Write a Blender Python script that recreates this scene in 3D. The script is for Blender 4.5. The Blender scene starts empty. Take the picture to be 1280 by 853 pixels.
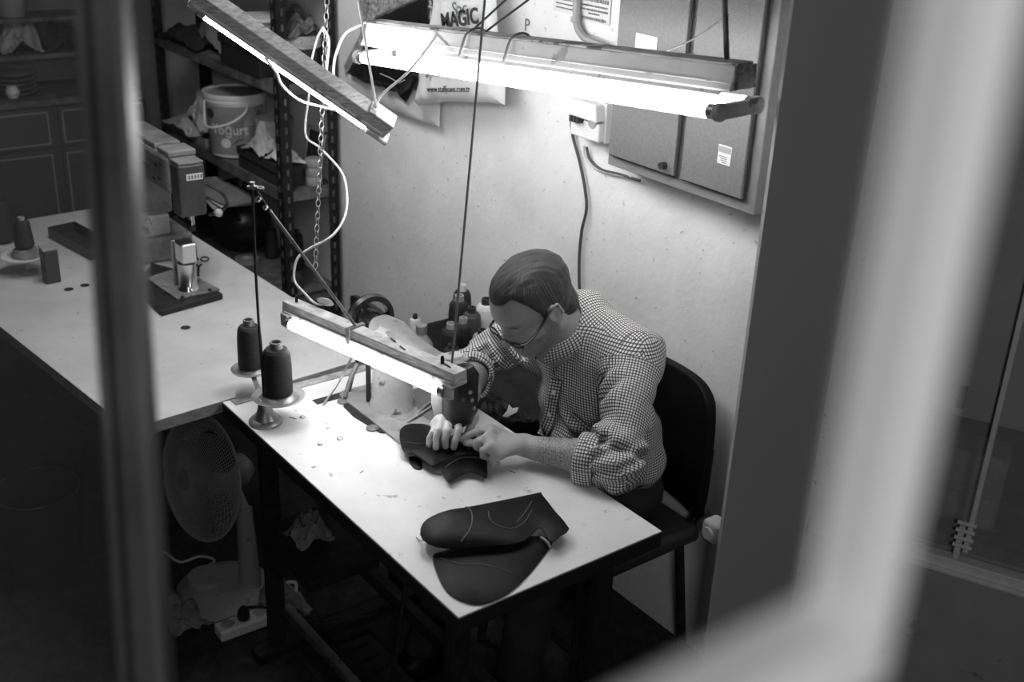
import bpy, bmesh, math, random
import numpy as np
from mathutils import Vector, Matrix, Euler
random.seed(7)
PI = math.pi
scene = bpy.context.scene
COL = scene.collection

# ------------------------------------------------------------------ camera calibration
FPX = 1430.9
_p, _r, _a = .41671298, .04388457, -.906
CAM = Vector((2.4934, -1.0251, 2.1142))
_M = Matrix(((math.cos(_a), math.sin(_a), 0), (-math.sin(_a), math.cos(_a), 0), (0, 0, 1)))
_up = Vector((0, math.sin(_p), math.cos(_p))); _rt = Vector((1, 0, 0))
RT = _M @ (_rt*math.cos(_r) + _up*math.sin(_r))
UP = _M @ (_up*math.cos(_r) - _rt*math.sin(_r))
FW = _M @ Vector((0, math.cos(_p), -math.sin(_p)))
def at(px, py, ax, v):
    """photo pixel -> point on the plane x/y/z = v, or at depth t"""
    d = FW + RT*((px-640)/FPX) - UP*((py-426.5)/FPX)
    if ax == 't': return CAM + d*v
    i = 'xyz'.index(ax)
    return CAM + d*((v-CAM[i])/d[i])

# ------------------------------------------------------------------ materials (monochrome)
MATS = {}
def mat(name, v, rough=.6, metal=0, var=0, vscale=6, spot=0, spotv=.05, spotscale=40, bump=0, bscale=80, stretch=None,
        emit=0, alpha=None, trans=0, coat=0, spec=.5, v2=None, tintspot=.62):
    if name in MATS: return MATS[name]
    m = bpy.data.materials.new(name); m.use_nodes = True; MATS[name] = m
    nt = m.node_tree; N = nt.nodes; Lk = nt.links
    b = N['Principled BSDF']
    b.inputs['Roughness'].default_value = rough; b.inputs['Metallic'].default_value = metal
    b.inputs['Specular IOR Level'].default_value = spec
    b.inputs['Base Color'].default_value = (v, v, v, 1)
    if coat: b.inputs['Coat Weight'].default_value = coat
    if trans: b.inputs['Transmission Weight'].default_value = trans
    if alpha is not None: b.inputs['Alpha'].default_value = alpha
    if emit:
        b.inputs['Emission Color'].default_value = (1, 1, 1, 1); b.inputs['Emission Strength'].default_value = emit
    if var or spot or bump:
        tc = N.new('ShaderNodeTexCoord'); co = tc.outputs['Object']
        if stretch:
            mp = N.new('ShaderNodeMapping'); mp.inputs['Scale'].default_value = stretch
            Lk.new(co, mp.inputs['Vector']); co = mp.outputs['Vector']
        col = None
        if var:
            n = N.new('ShaderNodeTexNoise'); n.inputs['Scale'].default_value = vscale; n.inputs['Detail'].default_value = 6
            n.inputs['Roughness'].default_value = .65; Lk.new(co, n.inputs['Vector'])
            r = N.new('ShaderNodeMapRange'); r.inputs['From Min'].default_value = .3; r.inputs['From Max'].default_value = .7
            r.inputs['To Min'].default_value = max(0, v-var); r.inputs['To Max'].default_value = v+var if v2 is None else v2
            Lk.new(n.outputs['Fac'], r.inputs['Value']); col = r.outputs['Result']
        if spot:
            n = N.new('ShaderNodeTexNoise'); n.inputs['Scale'].default_value = spotscale; n.inputs['Detail'].default_value = 5
            n.inputs['Roughness'].default_value = .6
            Lk.new(co, n.inputs['Vector'])
            r = N.new('ShaderNodeMapRange'); r.inputs['From Min'].default_value = tintspot; r.inputs['From Max'].default_value = tintspot+.05
            r.inputs['To Max'].default_value = spot
            Lk.new(n.outputs['Fac'], r.inputs['Value'])
            mx = N.new('ShaderNodeMix'); mx.data_type = 'FLOAT'
            Lk.new(r.outputs['Result'], mx.inputs[0])
            if col: Lk.new(col, mx.inputs[2])
            else: mx.inputs[2].default_value = v
            mx.inputs[3].default_value = spotv; col = mx.outputs[0]
        if col:
            cc = N.new('ShaderNodeCombineColor')
            for k in range(3): Lk.new(col, cc.inputs[k])
            Lk.new(cc.outputs[0], b.inputs['Base Color'])
        if bump:
            n = N.new('ShaderNodeTexNoise'); n.inputs['Scale'].default_value = bscale; n.inputs['Detail'].default_value = 4
            Lk.new(co, n.inputs['Vector'])
            bp = N.new('ShaderNodeBump'); bp.inputs['Strength'].default_value = min(1, bump); bp.inputs['Distance'].default_value = .004
            Lk.new(n.outputs['Fac'], bp.inputs['Height']); Lk.new(bp.outputs['Normal'], b.inputs['Normal'])
    return m

# ------------------------------------------------------------------ mesh builder
def frame_of(d):
    d = Vector(d).normalized(); h = Vector((0, 0, 1)) if abs(d.z) < .95 else Vector((1, 0, 0))
    u = d.cross(h).normalized(); w = u.cross(d).normalized()
    return u, w
class MB:
    def __init__(s): s.v = []; s.f = []
    def add(s, vs, fs):
        o = len(s.v); s.v += [Vector(v) for v in vs]; s.f += [tuple(i+o for i in f) for f in fs]; return s
    def box(s, c, d, R=None, taper=1):
        c = Vector(c); vs = []
        for z in (-1, 1):
            k = taper if z > 0 else 1
            for x, y in ((-1, -1), (1, -1), (1, 1), (-1, 1)):
                p = Vector((x*d[0]/2*k, y*d[1]/2*k, z*d[2]/2))
                vs.append(c + (R @ p if R else p))
        return s.add(vs, [(3, 2, 1, 0), (4, 5, 6, 7), (0, 1, 5, 4), (1, 2, 6, 5), (2, 3, 7, 6), (3, 0, 4, 7)])
    def bar(s, a, b, w, h, up=(0, 0, 1)):
        a = Vector(a); b = Vector(b); d = (b-a).normalized(); sd = d.cross(Vector(up)).normalized(); u = sd.cross(d)
        vs = []
        for p in (a, b):
            for x, y in ((-1, -1), (1, -1), (1, 1), (-1, 1)): vs.append(p+sd*x*w/2+u*y*h/2)
        return s.add(vs, [(3, 2, 1, 0), (4, 5, 6, 7), (0, 1, 5, 4), (1, 2, 6, 5), (2, 3, 7, 6), (3, 0, 4, 7)])
    def cyl(s, a, b, r1, r2=None, n=24, caps=True):
        r2 = r1 if r2 is None else r2; a = Vector(a); b = Vector(b); u, w = frame_of(b-a)
        vs = []
        for p, r in ((a, r1), (b, r2)):
            for i in range(n):
                t = 2*PI*i/n; vs.append(p+(u*math.cos(t)+w*math.sin(t))*r)
        fs = [(i, (i+1) % n, n+(i+1) % n, n+i) for i in range(n)]
        if caps: fs += [tuple(range(n-1, -1, -1)), tuple(range(n, 2*n))]
        return s.add(vs, fs)
    def lathe(s, prof, o=(0, 0, 0), axis=(0, 0, 1), n=32, caps=True):
        """prof: list of (radius, height)"""
        o = Vector(o); ax = Vector(axis).normalized(); u, w = frame_of(ax)
        vs = []; fs = []
        for r, h in prof:
            for i in range(n):
                t = 2*PI*i/n; vs.append(o+ax*h+(u*math.cos(t)+w*math.sin(t))*max(r, 1e-5))
        for k in range(len(prof)-1):
            for i in range(n):
                j = (i+1) % n; fs.append((k*n+i, k*n+j, (k+1)*n+j, (k+1)*n+i))
        if caps:
            fs.append(tuple(range(n-1, -1, -1))); fs.append(tuple((len(prof)-1)*n+i for i in range(n)))
        return s.add(vs, fs)
    def tube(s, pts, r, n=8, smooth=0, closed=False):
        pts = [Vector(p) for p in pts]
        if smooth: pts = catmull(pts, smooth)
        vs = []; fs = []; m = len(pts); pu = None
        for k, p in enumerate(pts):
            if closed: d = (pts[(k+1) % m]-pts[k-1]).normalized()
            else: d = (pts[min(k+1, m-1)]-pts[max(k-1, 0)]).normalized()
            if pu is None: u, w = frame_of(d)
            else:
                u = (pu-d*pu.dot(d)).normalized(); w = u.cross(d).normalized()
            pu = u
            rr = r if not callable(r) else r(k/(m-1))
            for i in range(n):
                t = 2*PI*i/n; vs.append(p+(u*math.cos(t)+w*math.sin(t))*rr)
        for k in range(m if closed else m-1):
            k2 = (k+1) % m
            for i in range(n):
                j = (i+1) % n; fs.append((k*n+i, k*n+j, k2*n+j, k2*n+i))
        if not closed: fs += [tuple(range(n-1, -1, -1)), tuple((m-1)*n+i for i in range(n))]
        return s.add(vs, fs)
    def prism(s, poly, z0, z1, fn=None):
        """poly in xy extruded from z0 to z1; fn maps (x, y, z) to world"""
        n = len(poly); vs = [Vector((x, y, z0)) for x, y in poly]+[Vector((x, y, z1)) for x, y in poly]
        if fn: vs = [Vector(fn(*v)) for v in vs]
        fs = [tuple(range(n-1, -1, -1)), tuple(range(n, 2*n))]+[(i, (i+1) % n, n+(i+1) % n, n+i) for i in range(n)]
        return s.add(vs, fs)
    def grid(s, fn, nu, nv, thick=0, closed_u=False):
        """sheet fn(u, v) -> point, optional thickness along its normal"""
        P = [[Vector(fn(i/nu, j/nv)) for j in range(nv+1)] for i in range(nu+1)]
        vs = [P[i][j] for i in range(nu+1) for j in range(nv+1)]
        w = nv+1; fs = [(i*w+j, (i+1)*w+j, (i+1)*w+j+1, i*w+j+1) for i in range(nu) for j in range(nv)]
        if thick:
            nrm = [Vector() for _ in vs]
            for f in fs:
                nn = (vs[f[1]]-vs[f[0]]).cross(vs[f[3]]-vs[f[0]])
                for k in f: nrm[k] = nrm[k]+nn
            o = len(vs)
            vs2 = [v-(nn.normalized() if nn.length else Vector((0, 0, 1)))*thick for v, nn in zip(vs, nrm)]
            fs2 = [tuple(k+o for k in reversed(f)) for f in fs]
            rim = [i*w for i in range(nu+1)]+[nu*w+j for j in range(1, nv+1)]+[i*w+nv for i in range(nu-1, -1, -1)]+[j for j in range(nv-1, 0, -1)]
            side = [(rim[k], rim[k]+o, rim[(k+1) % len(rim)]+o, rim[(k+1) % len(rim)]) for k in range(len(rim))]
            vs += vs2; fs += fs2+side
        return s.add(vs, fs)
    def build(s, name, m, parent=None, smooth=True, bevel=0, seg=2, fixn=True):
        me = bpy.data.meshes.new(name)
        off = Vector(parent.get('_o', (0, 0, 0))) if parent else Vector((0, 0, 0))
        me.from_pydata([v-off for v in s.v], [], s.f); me.update()
        if fixn:
            bm = bmesh.new(); bm.from_mesh(me); bmesh.ops.recalc_face_normals(bm, faces=bm.faces); bm.to_mesh(me); bm.free()
        o = bpy.data.objects.new(name, me); COL.objects.link(o)
        if m: me.materials.append(m)
        if parent: o.parent = parent
        if bevel:
            md = o.modifiers.new('b', 'BEVEL'); md.width = bevel; md.segments = seg; md.limit_method = 'ANGLE'; md.angle_limit = .6
        if smooth:
            for p in me.polygons: p.use_smooth = True
            try:
                bm = bmesh.new(); bm.from_mesh(me)
                for e in bm.edges:
                    if len(e.link_faces) == 2 and e.calc_face_angle(0) > .6: e.smooth = False
                bm.to_mesh(me); bm.free()
            except Exception: pass
        # remember the world origin for grand-children
        o['_o'] = list(off)
        return o
def catmull(P, k):
    P = [Vector(p) for p in P]; Q = [P[0]*2-P[1]]+P+[P[-1]*2-P[-2]]; out = []
    for i in range(1, len(Q)-2):
        for j in range(k):
            t = j/k; a, b, c, d = Q[i-1:i+3]
            out.append(.5*((2*b)+(c-a)*t+(2*a-5*b+4*c-d)*t*t+(3*b-a-3*c+d)*t**3))
    out.append(P[-1]); return out
def thing(name, loc, label, cat, group=None):
    """an Empty at the thing's base; parts are given in world coordinates"""
    o = bpy.data.objects.new(name, None); COL.objects.link(o); o.location = loc; o.empty_display_size = .05
    o['_o'] = list(loc); tag(o, label, cat, group); return o
def tag(o, label, cat=None, group=None):
    o['label'] = label
    if cat: o['category'] = cat
    if group: o['group'] = group
    return o
def struct(o): o['kind'] = 'structure'; return o
def dup(root, loc, label=None, rotz=None, group=None):
    r = root.copy(); COL.objects.link(r); r.location = loc; r['_o'] = list(loc)
    if rotz is not None: r.rotation_euler = (0, 0, rotz)
    if label: r['label'] = label
    if group: r['group'] = group
    for ch in list(root.children):
        c = ch.copy(); COL.objects.link(c); c.parent = r
        for g in list(ch.children):
            d = g.copy(); COL.objects.link(d); d.parent = c
    return r
def origin_to(o, loc):
    """move a single-mesh thing's origin to loc without moving the mesh"""
    loc = Vector(loc); o.data.transform(Matrix.Translation(-loc)); o.location = loc; o['_o'] = list(loc); return o
def text(name, body, size, m, parent, origin, xdir, ydir, thick=.0006, bold=0, font_shear=0, align='LEFT'):
    """lettering turned into a thin mesh; xdir along the line, ydir up the letters"""
    cu = bpy.data.curves.new('t', 'FONT'); cu.body = body; cu.size = size; cu.extrude = thick; cu.offset = bold; cu.shear = font_shear
    cu.align_x = align; cu.resolution_u = 3
    tmp = bpy.data.objects.new('t', cu); COL.objects.link(tmp)
    dg = bpy.context.evaluated_depsgraph_get(); dg.update()
    me = bpy.data.meshes.new_from_object(tmp.evaluated_get(dg)); bpy.data.objects.remove(tmp)
    X = Vector(xdir).normalized(); Y = Vector(ydir).normalized(); Zd = X.cross(Y)
    off = Vector(parent.get('_o', (0, 0, 0))) if parent else Vector()
    o0 = Vector(origin)
    for v in me.vertices: v.co = o0+X*v.co.x+Y*v.co.y+Zd*v.co.z-off
    me.name = name; o = bpy.data.objects.new(name, me); COL.objects.link(o); me.materials.clear(); me.materials.append(m)
    if parent: o.parent = parent
    o['_o'] = list(off)
    return o
def noise3(p, s=1.0):
    from mathutils import noise
    return noise.noise(Vector(p)*s)

# ================================================================== materials used
plaster = mat('plaster', .78, .85, var=.10, vscale=2.2, spot=.6, spotv=.22, spotscale=40, tintspot=.635, bump=.5, bscale=40)
plaster_dim = mat('painted_partition', .5, .7, var=.02, vscale=2)
paint_far = mat('old_grey_paint', .38, .8, var=.04, vscale=8, spot=.5, spotv=.08, spotscale=14, tintspot=.64)
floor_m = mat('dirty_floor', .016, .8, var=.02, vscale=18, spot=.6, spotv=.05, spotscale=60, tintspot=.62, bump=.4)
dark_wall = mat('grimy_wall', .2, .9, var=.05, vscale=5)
laminate = mat('worn_laminate', .70, .42, var=.07, vscale=5, spot=.7, spotv=.2, spotscale=30, tintspot=.645)
laminate2 = mat('worn_laminate_grey', .50, .5, var=.08, vscale=4, spot=.5, spotv=.2, spotscale=30, tintspot=.65)
edge_wood = mat('chipped_board_edge', .3, .7, var=.14, vscale=25, stretch=(1, 1, 3))
black_edge = mat('black_edging', .02, .5)
iron = mat('black_iron', .02, .55, var=.01, vscale=30, spec=.3)
iron_worn = mat('worn_black_enamel', .016, .35, var=.01, vscale=24, spot=.6, spotv=.3, spotscale=35, tintspot=.66)
angle_m = mat('slotted_angle_steel', .012, .5, var=.01, vscale=40, spec=.3)
shelf_m = mat('dusty_shelf_board', .11, .8, var=.07, vscale=14)
chrome = mat('polished_steel', .62, .2, metal=1, var=.1, vscale=20)
steel = mat('dull_steel', .42, .4, metal=.9, var=.14, vscale=22, spot=.6, spotv=.08, spotscale=30, tintspot=.62)
cast = mat('grey_cast_iron', .17, .5, var=.08, vscale=12, spot=.7, spotv=.06, spotscale=26, tintspot=.6)
bedm = mat('machine_bed_enamel', .26, .4, var=.08, vscale=14, spot=.8, spotv=.1, spotscale=16, tintspot=.6)
enamel = mat('chipped_white_enamel', .36, .4, var=.08, vscale=10, spot=.9, spotv=.06, spotscale=22, tintspot=.58)
lampwhite = mat('grimy_lamp_enamel', .6, .5, var=.12, vscale=9, spot=.8, spotv=.12, spotscale=22, tintspot=.6, stretch=(1, 1, 1))
lampdirty = mat('sooty_lamp_enamel', .3, .7, var=.18, vscale=9, spot=.9, spotv=.05, spotscale=15, tintspot=.55)
lampwood = mat('stained_lamp_batten', .42, .6, var=.2, vscale=30, stretch=(1, 1, 6), spot=.7, spotv=.1, spotscale=14, tintspot=.62)
tube_m = mat('lit_fluorescent_tube', .9, .4, emit=15)
tube_left = mat('lit_fluorescent_tube_left', .9, .4, emit=38)
tube_top = mat('lit_fluorescent_tube_top', .9, .4, emit=17)
black_th = mat('black_thread', .018, .6, bump=.6, bscale=30, stretch=(1, 1, 22), spec=.35)
dark_th = mat('charcoal_thread', .05, .6, bump=.6, bscale=30, stretch=(1, 1, 22))
white_th = mat('white_thread', .72, .7, bump=.5, bscale=30, stretch=(1, 1, 22))
plastic_dark = mat('dark_plastic', .03, .4)
plastic_mid = mat('grey_plastic', .3, .5, var=.04, vscale=12)
plastic_white = mat('white_plastic', .66, .4, var=.05, vscale=10)
paper = mat('paper', .62, .8, var=.05, vscale=20)
paper_grey = mat('grey_paper', .38, .8, var=.14, vscale=18)
cardboard = mat('cardboard', .22, .85, var=.06, vscale=12)
ink = mat('printed_ink', .03, .7)
ink_grey = mat('faded_ink', .16, .8)
panelm = mat('hammertone_panel', .15, .5, metal=0, var=.025, vscale=120, bump=.12, bscale=160)
panelf = mat('panel_frame_paint', .2, .5, var=.02, vscale=20)
bag_white = mat('white_carrier_bag', .68, .4, var=.04, vscale=8, bump=.2, bscale=14)
bag_black = mat('black_carrier_bag', .012, .16, spec=.7, bump=.5, bscale=16)
bag_pat = mat('speckled_bag', .3, .4, var=.28, vscale=75)
leather = mat('dark_leather', .006, .45, var=.004, vscale=10, bump=.12, bscale=120, spec=.10)
leather_edge = mat('cut_leather_edge', .075, .6)
rubber = mat('black_rubber', .015, .6)
cable_m = mat('pale_cable', .55, .5)
cable_d = mat('dark_cable', .06, .5)
cord_m = mat('grimy_cord', .2, .8)
fan_white = mat('yellowed_fan_plastic', .3, .35, var=.04, vscale=10, spot=.6, spotv=.06, spotscale=30, tintspot=.64)
fan_wire = mat('fan_wire', .34, .5)
frame_paint = mat('grey_window_paint', .06, .4, var=.03, vscale=10)
frame_white = mat('white_window_paint', .78, .5)
cloth_dark = mat('dark_cloth', .02, .9, var=.01)
cloth_mid = mat('grey_rag', .2, .9, var=.1, vscale=22, bump=.5, bscale=40)
jugm = mat('dark_glazed_clay', .02, .3, var=.01)

# ================================================================== the room
WY = 1.05                                   # face of the back wall
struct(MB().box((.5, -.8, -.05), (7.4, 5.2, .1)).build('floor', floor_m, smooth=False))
struct(MB().box((-1.02, WY+.06, 1.35), (4.2, .12, 2.7)).build('wall_back', plaster, smooth=False))
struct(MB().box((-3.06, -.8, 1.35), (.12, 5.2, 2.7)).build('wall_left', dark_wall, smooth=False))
struct(MB().box((.5, -.8, 2.75), (7.4, 5.2, .1)).build('ceiling', mat('dim_ceiling', .1, .9), smooth=False))
struct(MB().box((1.046, .93, 1.35), (.008, .38, 2.7)).build('wall_right', plaster_dim, smooth=False))
# the glazed front to the right of the partition
WA = Vector((1.052, 1.073, 0)); WD = Vector((.914, .405, 0)).normalized(); WN = Vector((WD.y, -WD.x, 0))
def wr(s, z, n=0): return WA+WD*s+WN*n+Vector((0, 0, z))
struct(MB().bar(wr(0, .29, -.04), wr(1.9, .29, -.04), .08, .58).build('wall_far_right', paint_far, smooth=False))
up_m = mat('upper_grey_board', .34, .7, var=.03, vscale=5)
struct(MB().bar(wr(0, 1.8, -.03), wr(1.9, 1.8, -.03), .05, 1.68).build('wall_above_window', up_m, smooth=False))
win = struct(thing('window_1', wr(.5, .6), None, None)); del win['label']
winm = mat('steel_window_bar', .7, .5, var=.08, vscale=20)
f1 = MB(); f1.bar(wr(0, .6, .015), wr(1.9, .6, .015), .035, .03)
f1.bar(wr(0, .585, .03), wr(1.9, .585, .03), .03, .012)
struct(f1.build('window_sill', winm, win, smooth=False, bevel=.003))
f1 = MB()
P0 = at(1198, 686, 'z', .615); S0 = (P0-WA).dot(WD)
f1.bar(wr(S0, .615, .012), wr(S0, .70, .012), .022, .014, up=WD)
f1.bar(wr(S0+.018, .64, .02), wr(S0+.018, 1.7, .02), .018, .012, up=WD)
struct(f1.build('window_frame', winm, win, smooth=False, bevel=.002))
f1 = MB()
for k in range(4): f1.cyl(wr(S0-.012, .655+k*.02, .028), wr(S0+.03, .655+k*.02, .028), .005, n=10)
struct(f1.build('hinge', winm, win))
gl = mat('window_glass', .9, .05, alpha=.12, spec=.5)
struct(MB().bar(wr(0, .78, -.012), wr(1.9, .78, -.012), .004, .36).build('pane', gl, win, smooth=False))
f1 = MB()
for sx in ((1192, 436), (1228, 448)):
    pp = at(*sx, 'z', .98); s_ = (pp-WA).dot(WD)
    f1.bar(wr(s_, .985, 0), wr(s_, 1.035, 0), .022, .014, up=WD)
struct(f1.build('trim_1', ink_grey, smooth=False))
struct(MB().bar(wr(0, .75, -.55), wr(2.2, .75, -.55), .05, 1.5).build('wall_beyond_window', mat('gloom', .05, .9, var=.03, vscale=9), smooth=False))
# clutter seen behind that window
for k, (s_, w_, h_, mm) in enumerate(((.32, .16, .2, cardboard), (.56, .1, .15, plastic_mid), (.75, .18, .24, cloth_mid))):
    b_ = MB(); c_ = wr(s_, .30+h_/2+.3, -.22)
    b_.bar(c_-WD*w_/2, c_+WD*w_/2, .12, h_)
    b_.bar(c_-WD*w_/2.4, c_+WD*w_/2.4, .135, .02)
    o = b_.build(('carton', 'plastic_tub', 'folded_cloth_stack')[k], mm, bevel=.01)
    origin_to(o, c_-Vector((0, 0, h_/2)))
    tag(o, ('brown carton in the gloom behind the right-hand window', 'small grey tub between two bundles behind the right-hand window',
            'grey cloth bundle furthest right behind the right-hand window')[k], ('box', 'tub', 'cloth')[k])
o = MB().bar(wr(.1, .585, -.22), wr(1.5, .585, -.22), .24, .03).build('storage_shelf', shelf_m, smooth=False)
tag(origin_to(o, wr(.8, .57, -.22)), 'dim storage board just behind the steel window at right', 'shelf')

# ------------------------------------------------------------------ opening the photograph looks through
def tt(px, py, t): return at(px, py, 't', t)
op = struct(thing('window_2', (2.36, -.84, 1.7), None, None)); del op['label']
V0 = tt(1124, 440, .25); bw = .0145
z_c = tt(1058, 800, .25).z
fr = MB().box((V0.x, V0.y, z_c+.45), (.02, bw, .93))
struct(fr.build('window_frame', frame_white, op, bevel=.003))
fr = MB().box((V0.x, V0.y-.5+bw/2, z_c-.0195), (.02, 1.0, .022))
struct(fr.build('window_sill', frame_white, op, bevel=.003))
# the opened sash at the left: stile with two beads, and its dusty pane
sa = struct(thing('window_3', (1.95, -.83, 1.6), None, None)); del sa['label']
T_, B_ = tt(127, -60, .8), tt(192, 940, .8)
ax_ = (T_-B_).normalized(); sd_ = (RT-ax_*RT.dot(ax_)).normalized(); nn_ = ax_.cross(sd_)
def st(o, w, d, name, m_):
    struct(MB().bar(B_+sd_*o-nn_*0+ax_*0, T_+sd_*o, w, d, up=nn_).build(name, m_, sa, bevel=.0015))
st(0, .0155, .018, 'stile', frame_paint)
st(.0113, .0071, .024, 'bead', mat('highlit_bead_paint', .11, .35))  # highlight on the stile's outer edge, put into a lighter bead colour
st(-.0144, .0075, .022, 'inner_bead', frame_paint)
st(-.0098, .0023, .006, 'groove', ink)
H0 = Vector((2.33, -1.36, 0))
gp = mat('dusty_glass', .5, .1, alpha=.06, spec=.4)
gB = B_-sd_*.016; gT = T_-sd_*.016
q = [gB, gT, Vector((H0.x, H0.y, gT.z)), Vector((H0.x, H0.y, gB.z))]
nq = (q[1]-q[0]).cross(q[2]-q[1]).normalized()*.0015
g = MB().add([v+nq for v in q]+[v-nq for v in q], [(0, 1, 2, 3), (7, 6, 5, 4), (0, 4, 5, 1), (1, 5, 6, 2), (2, 6, 7, 3), (3, 7, 4, 0)])
struct(g.build('pane', gp, sa, smooth=False))

# ================================================================== tables
TZ = .76
def table_edge(b, poly, z0, z1): b.prism(poly, z0, z1)
t = thing('sewing_table', (.53, .27, 0), 'small sewing machine table with pale scratched top, nearest the camera', 'table')
top = [(0, 0), (1.06, 0), (1.06, .53), (0, .53)]
MB().prism(top, TZ-.004, TZ).build('tabletop', laminate, t, smooth=False, bevel=.0015)
MB().prism([(-.001, -.001), (1.061, -.001), (1.061, .531), (-.001, .531)], TZ-.04, TZ-.004).build('edging', black_edge, t, smooth=False, bevel=.002)['label'] = 'black edge band'
MB().box((.128, .27, TZ+.0006), (.028, .15, .0012)).build('belt_slot', ink, t, smooth=False)
MB().box((.02, .27, TZ+.0015), (.03, .5, .003)).build('end_strip', edge_wood, t, smooth=False)
for x in (.1, .96):
    for y in (.07, .46):
        MB().bar((x, y, .03), (x, y, TZ-.04), .045, .03, up=(1, 0, 0)).build('leg', iron, t, smooth=False, bevel=.003)
    MB().bar((x, .0, .02), (x, .53, .02), .05, .03).build('foot', iron, t, smooth=False, bevel=.004)
    MB().bar((x, .07, TZ-.06), (x, .46, TZ-.06), .04, .03).build('bracket', iron, t, smooth=False)
MB().bar((.1, .26, .3), (.96, .26, .3), .03, .04).build('crossbar', iron, t, smooth=False, bevel=.003)
MB().bar((.1, .1, .14), (.96, .1, .14), .025, .025).build('front_rail', steel, t, smooth=False, bevel=.003)
tr = MB(); tr.box((.5, .14, .12), (.38, .2, .012))
for k in range(7): tr.bar((.34+k*.053, .06, .13), (.34+k*.053, .22, .13), .012, .01)
tr.build('treadle', iron, t, smooth=False)
mo = MB(); mo.cyl((.16, .3, .6), (.36, .3, .6), .065); mo.cyl((.36, .3, .6), (.42, .3, .6), .05); mo.box((.26, .3, .68), (.1, .08, .06)); mo.cyl((.13, .3, .6), (.16, .3, .6), .03)
mo.build('motor', iron, t, bevel=.003)
MB().bar((.46, .05, .36), (.46, .05, .56), .05, .12).build('switch_box', plastic_mid, t, smooth=False, bevel=.006)
MB().tube([(.5, .2, .13), (.48, .25, .4), (.4, .3, .56)], .006).build('pitman_rod', iron, t)
# hardware scattered on the near table
for k, ((px, py), r, lab) in enumerate((((378, 522), .0075, 'leftmost'), ((425, 549), .008, 'rightmost'), ((400, 556), .006, 'nearest'))):
    p = at(px, py, 'z', TZ)
    o = MB().lathe([(r, 0), (r, .001), (r*.7, .0035), (r*.2, .0045), (.0001, .0046)], (0, 0, 0), n=18).build('eyelet_rivet', steel); o.location = p
    tag(o, {'leftmost': 'domed steel rivet close to the thread stand foot on the pale table', 'rightmost': 'domed steel rivet on the pale table, the one nearest the machine bed',
            'nearest': 'smallest domed steel rivet, in front of the two others on the pale table'}[lab], 'rivet')
for k, (px, py, a, L) in enumerate(((366, 523, .6, .02), (392, 584, 1.2, .01), (640, 590, .3, .018), (452, 590, 2.0, .012))):
    p = at(px, py, 'z', TZ+.0012); c_, s_ = math.cos(a)*L/2, math.sin(a)*L/2
    o = MB().tube([p-Vector((c_, s_, 0)), p+Vector((s_*.15, c_*.15, 0)), p+Vector((c_, s_, 0))], .0007, n=6, smooth=4).build('thread_snippet', ink); origin_to(o, p)
    tag(o, ('short dark thread clipping beside the thread stand foot', 'tiny dark thread clipping at the front edge of the pale table',
            'dark thread clipping on bare tabletop right of the half-sewn leather', 'tiny dark thread clipping in the middle front of the pale table')[k], 'thread')

t2 = thing('work_table', (-.7, .1, 0), 'wide pale work table with chipped board edge at left, behind the glass frame', 'table')
c1 = at(166, 541, 'z', TZ); c0 = at(0, 409, 'z', TZ)
dd = (c0-c1)/(c0-c1).length; c0 = c1+dd*1.75
c1 = Vector((.012, c1.y, TZ)); top2 = [(c0.x, c0.y), (c1.x, c1.y), (-.041, .495), (-1.75, .44)]
MB().prism(top2, TZ-.003, TZ).build('tabletop', laminate2, t2, smooth=False, bevel=.001)
MB().prism(top2, TZ-.032, TZ-.003).build('edging', edge_wood, t2, smooth=False)['label'] = 'bare chipped chipboard edge'
for x, y in ((-1.6, -.3), (-1.6, .36), (-.16, .4), (-.16, -.18)):
    MB().bar((x, y, 0), (x, y, TZ-.032), .04, .04, up=(1, 0, 0)).build('leg', iron, t2, smooth=False, bevel=.003)
MB().bar((-1.6, .36, .25), (-.16, .4, .25), .03, .05).build('stretcher', iron, t2, smooth=False)

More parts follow.
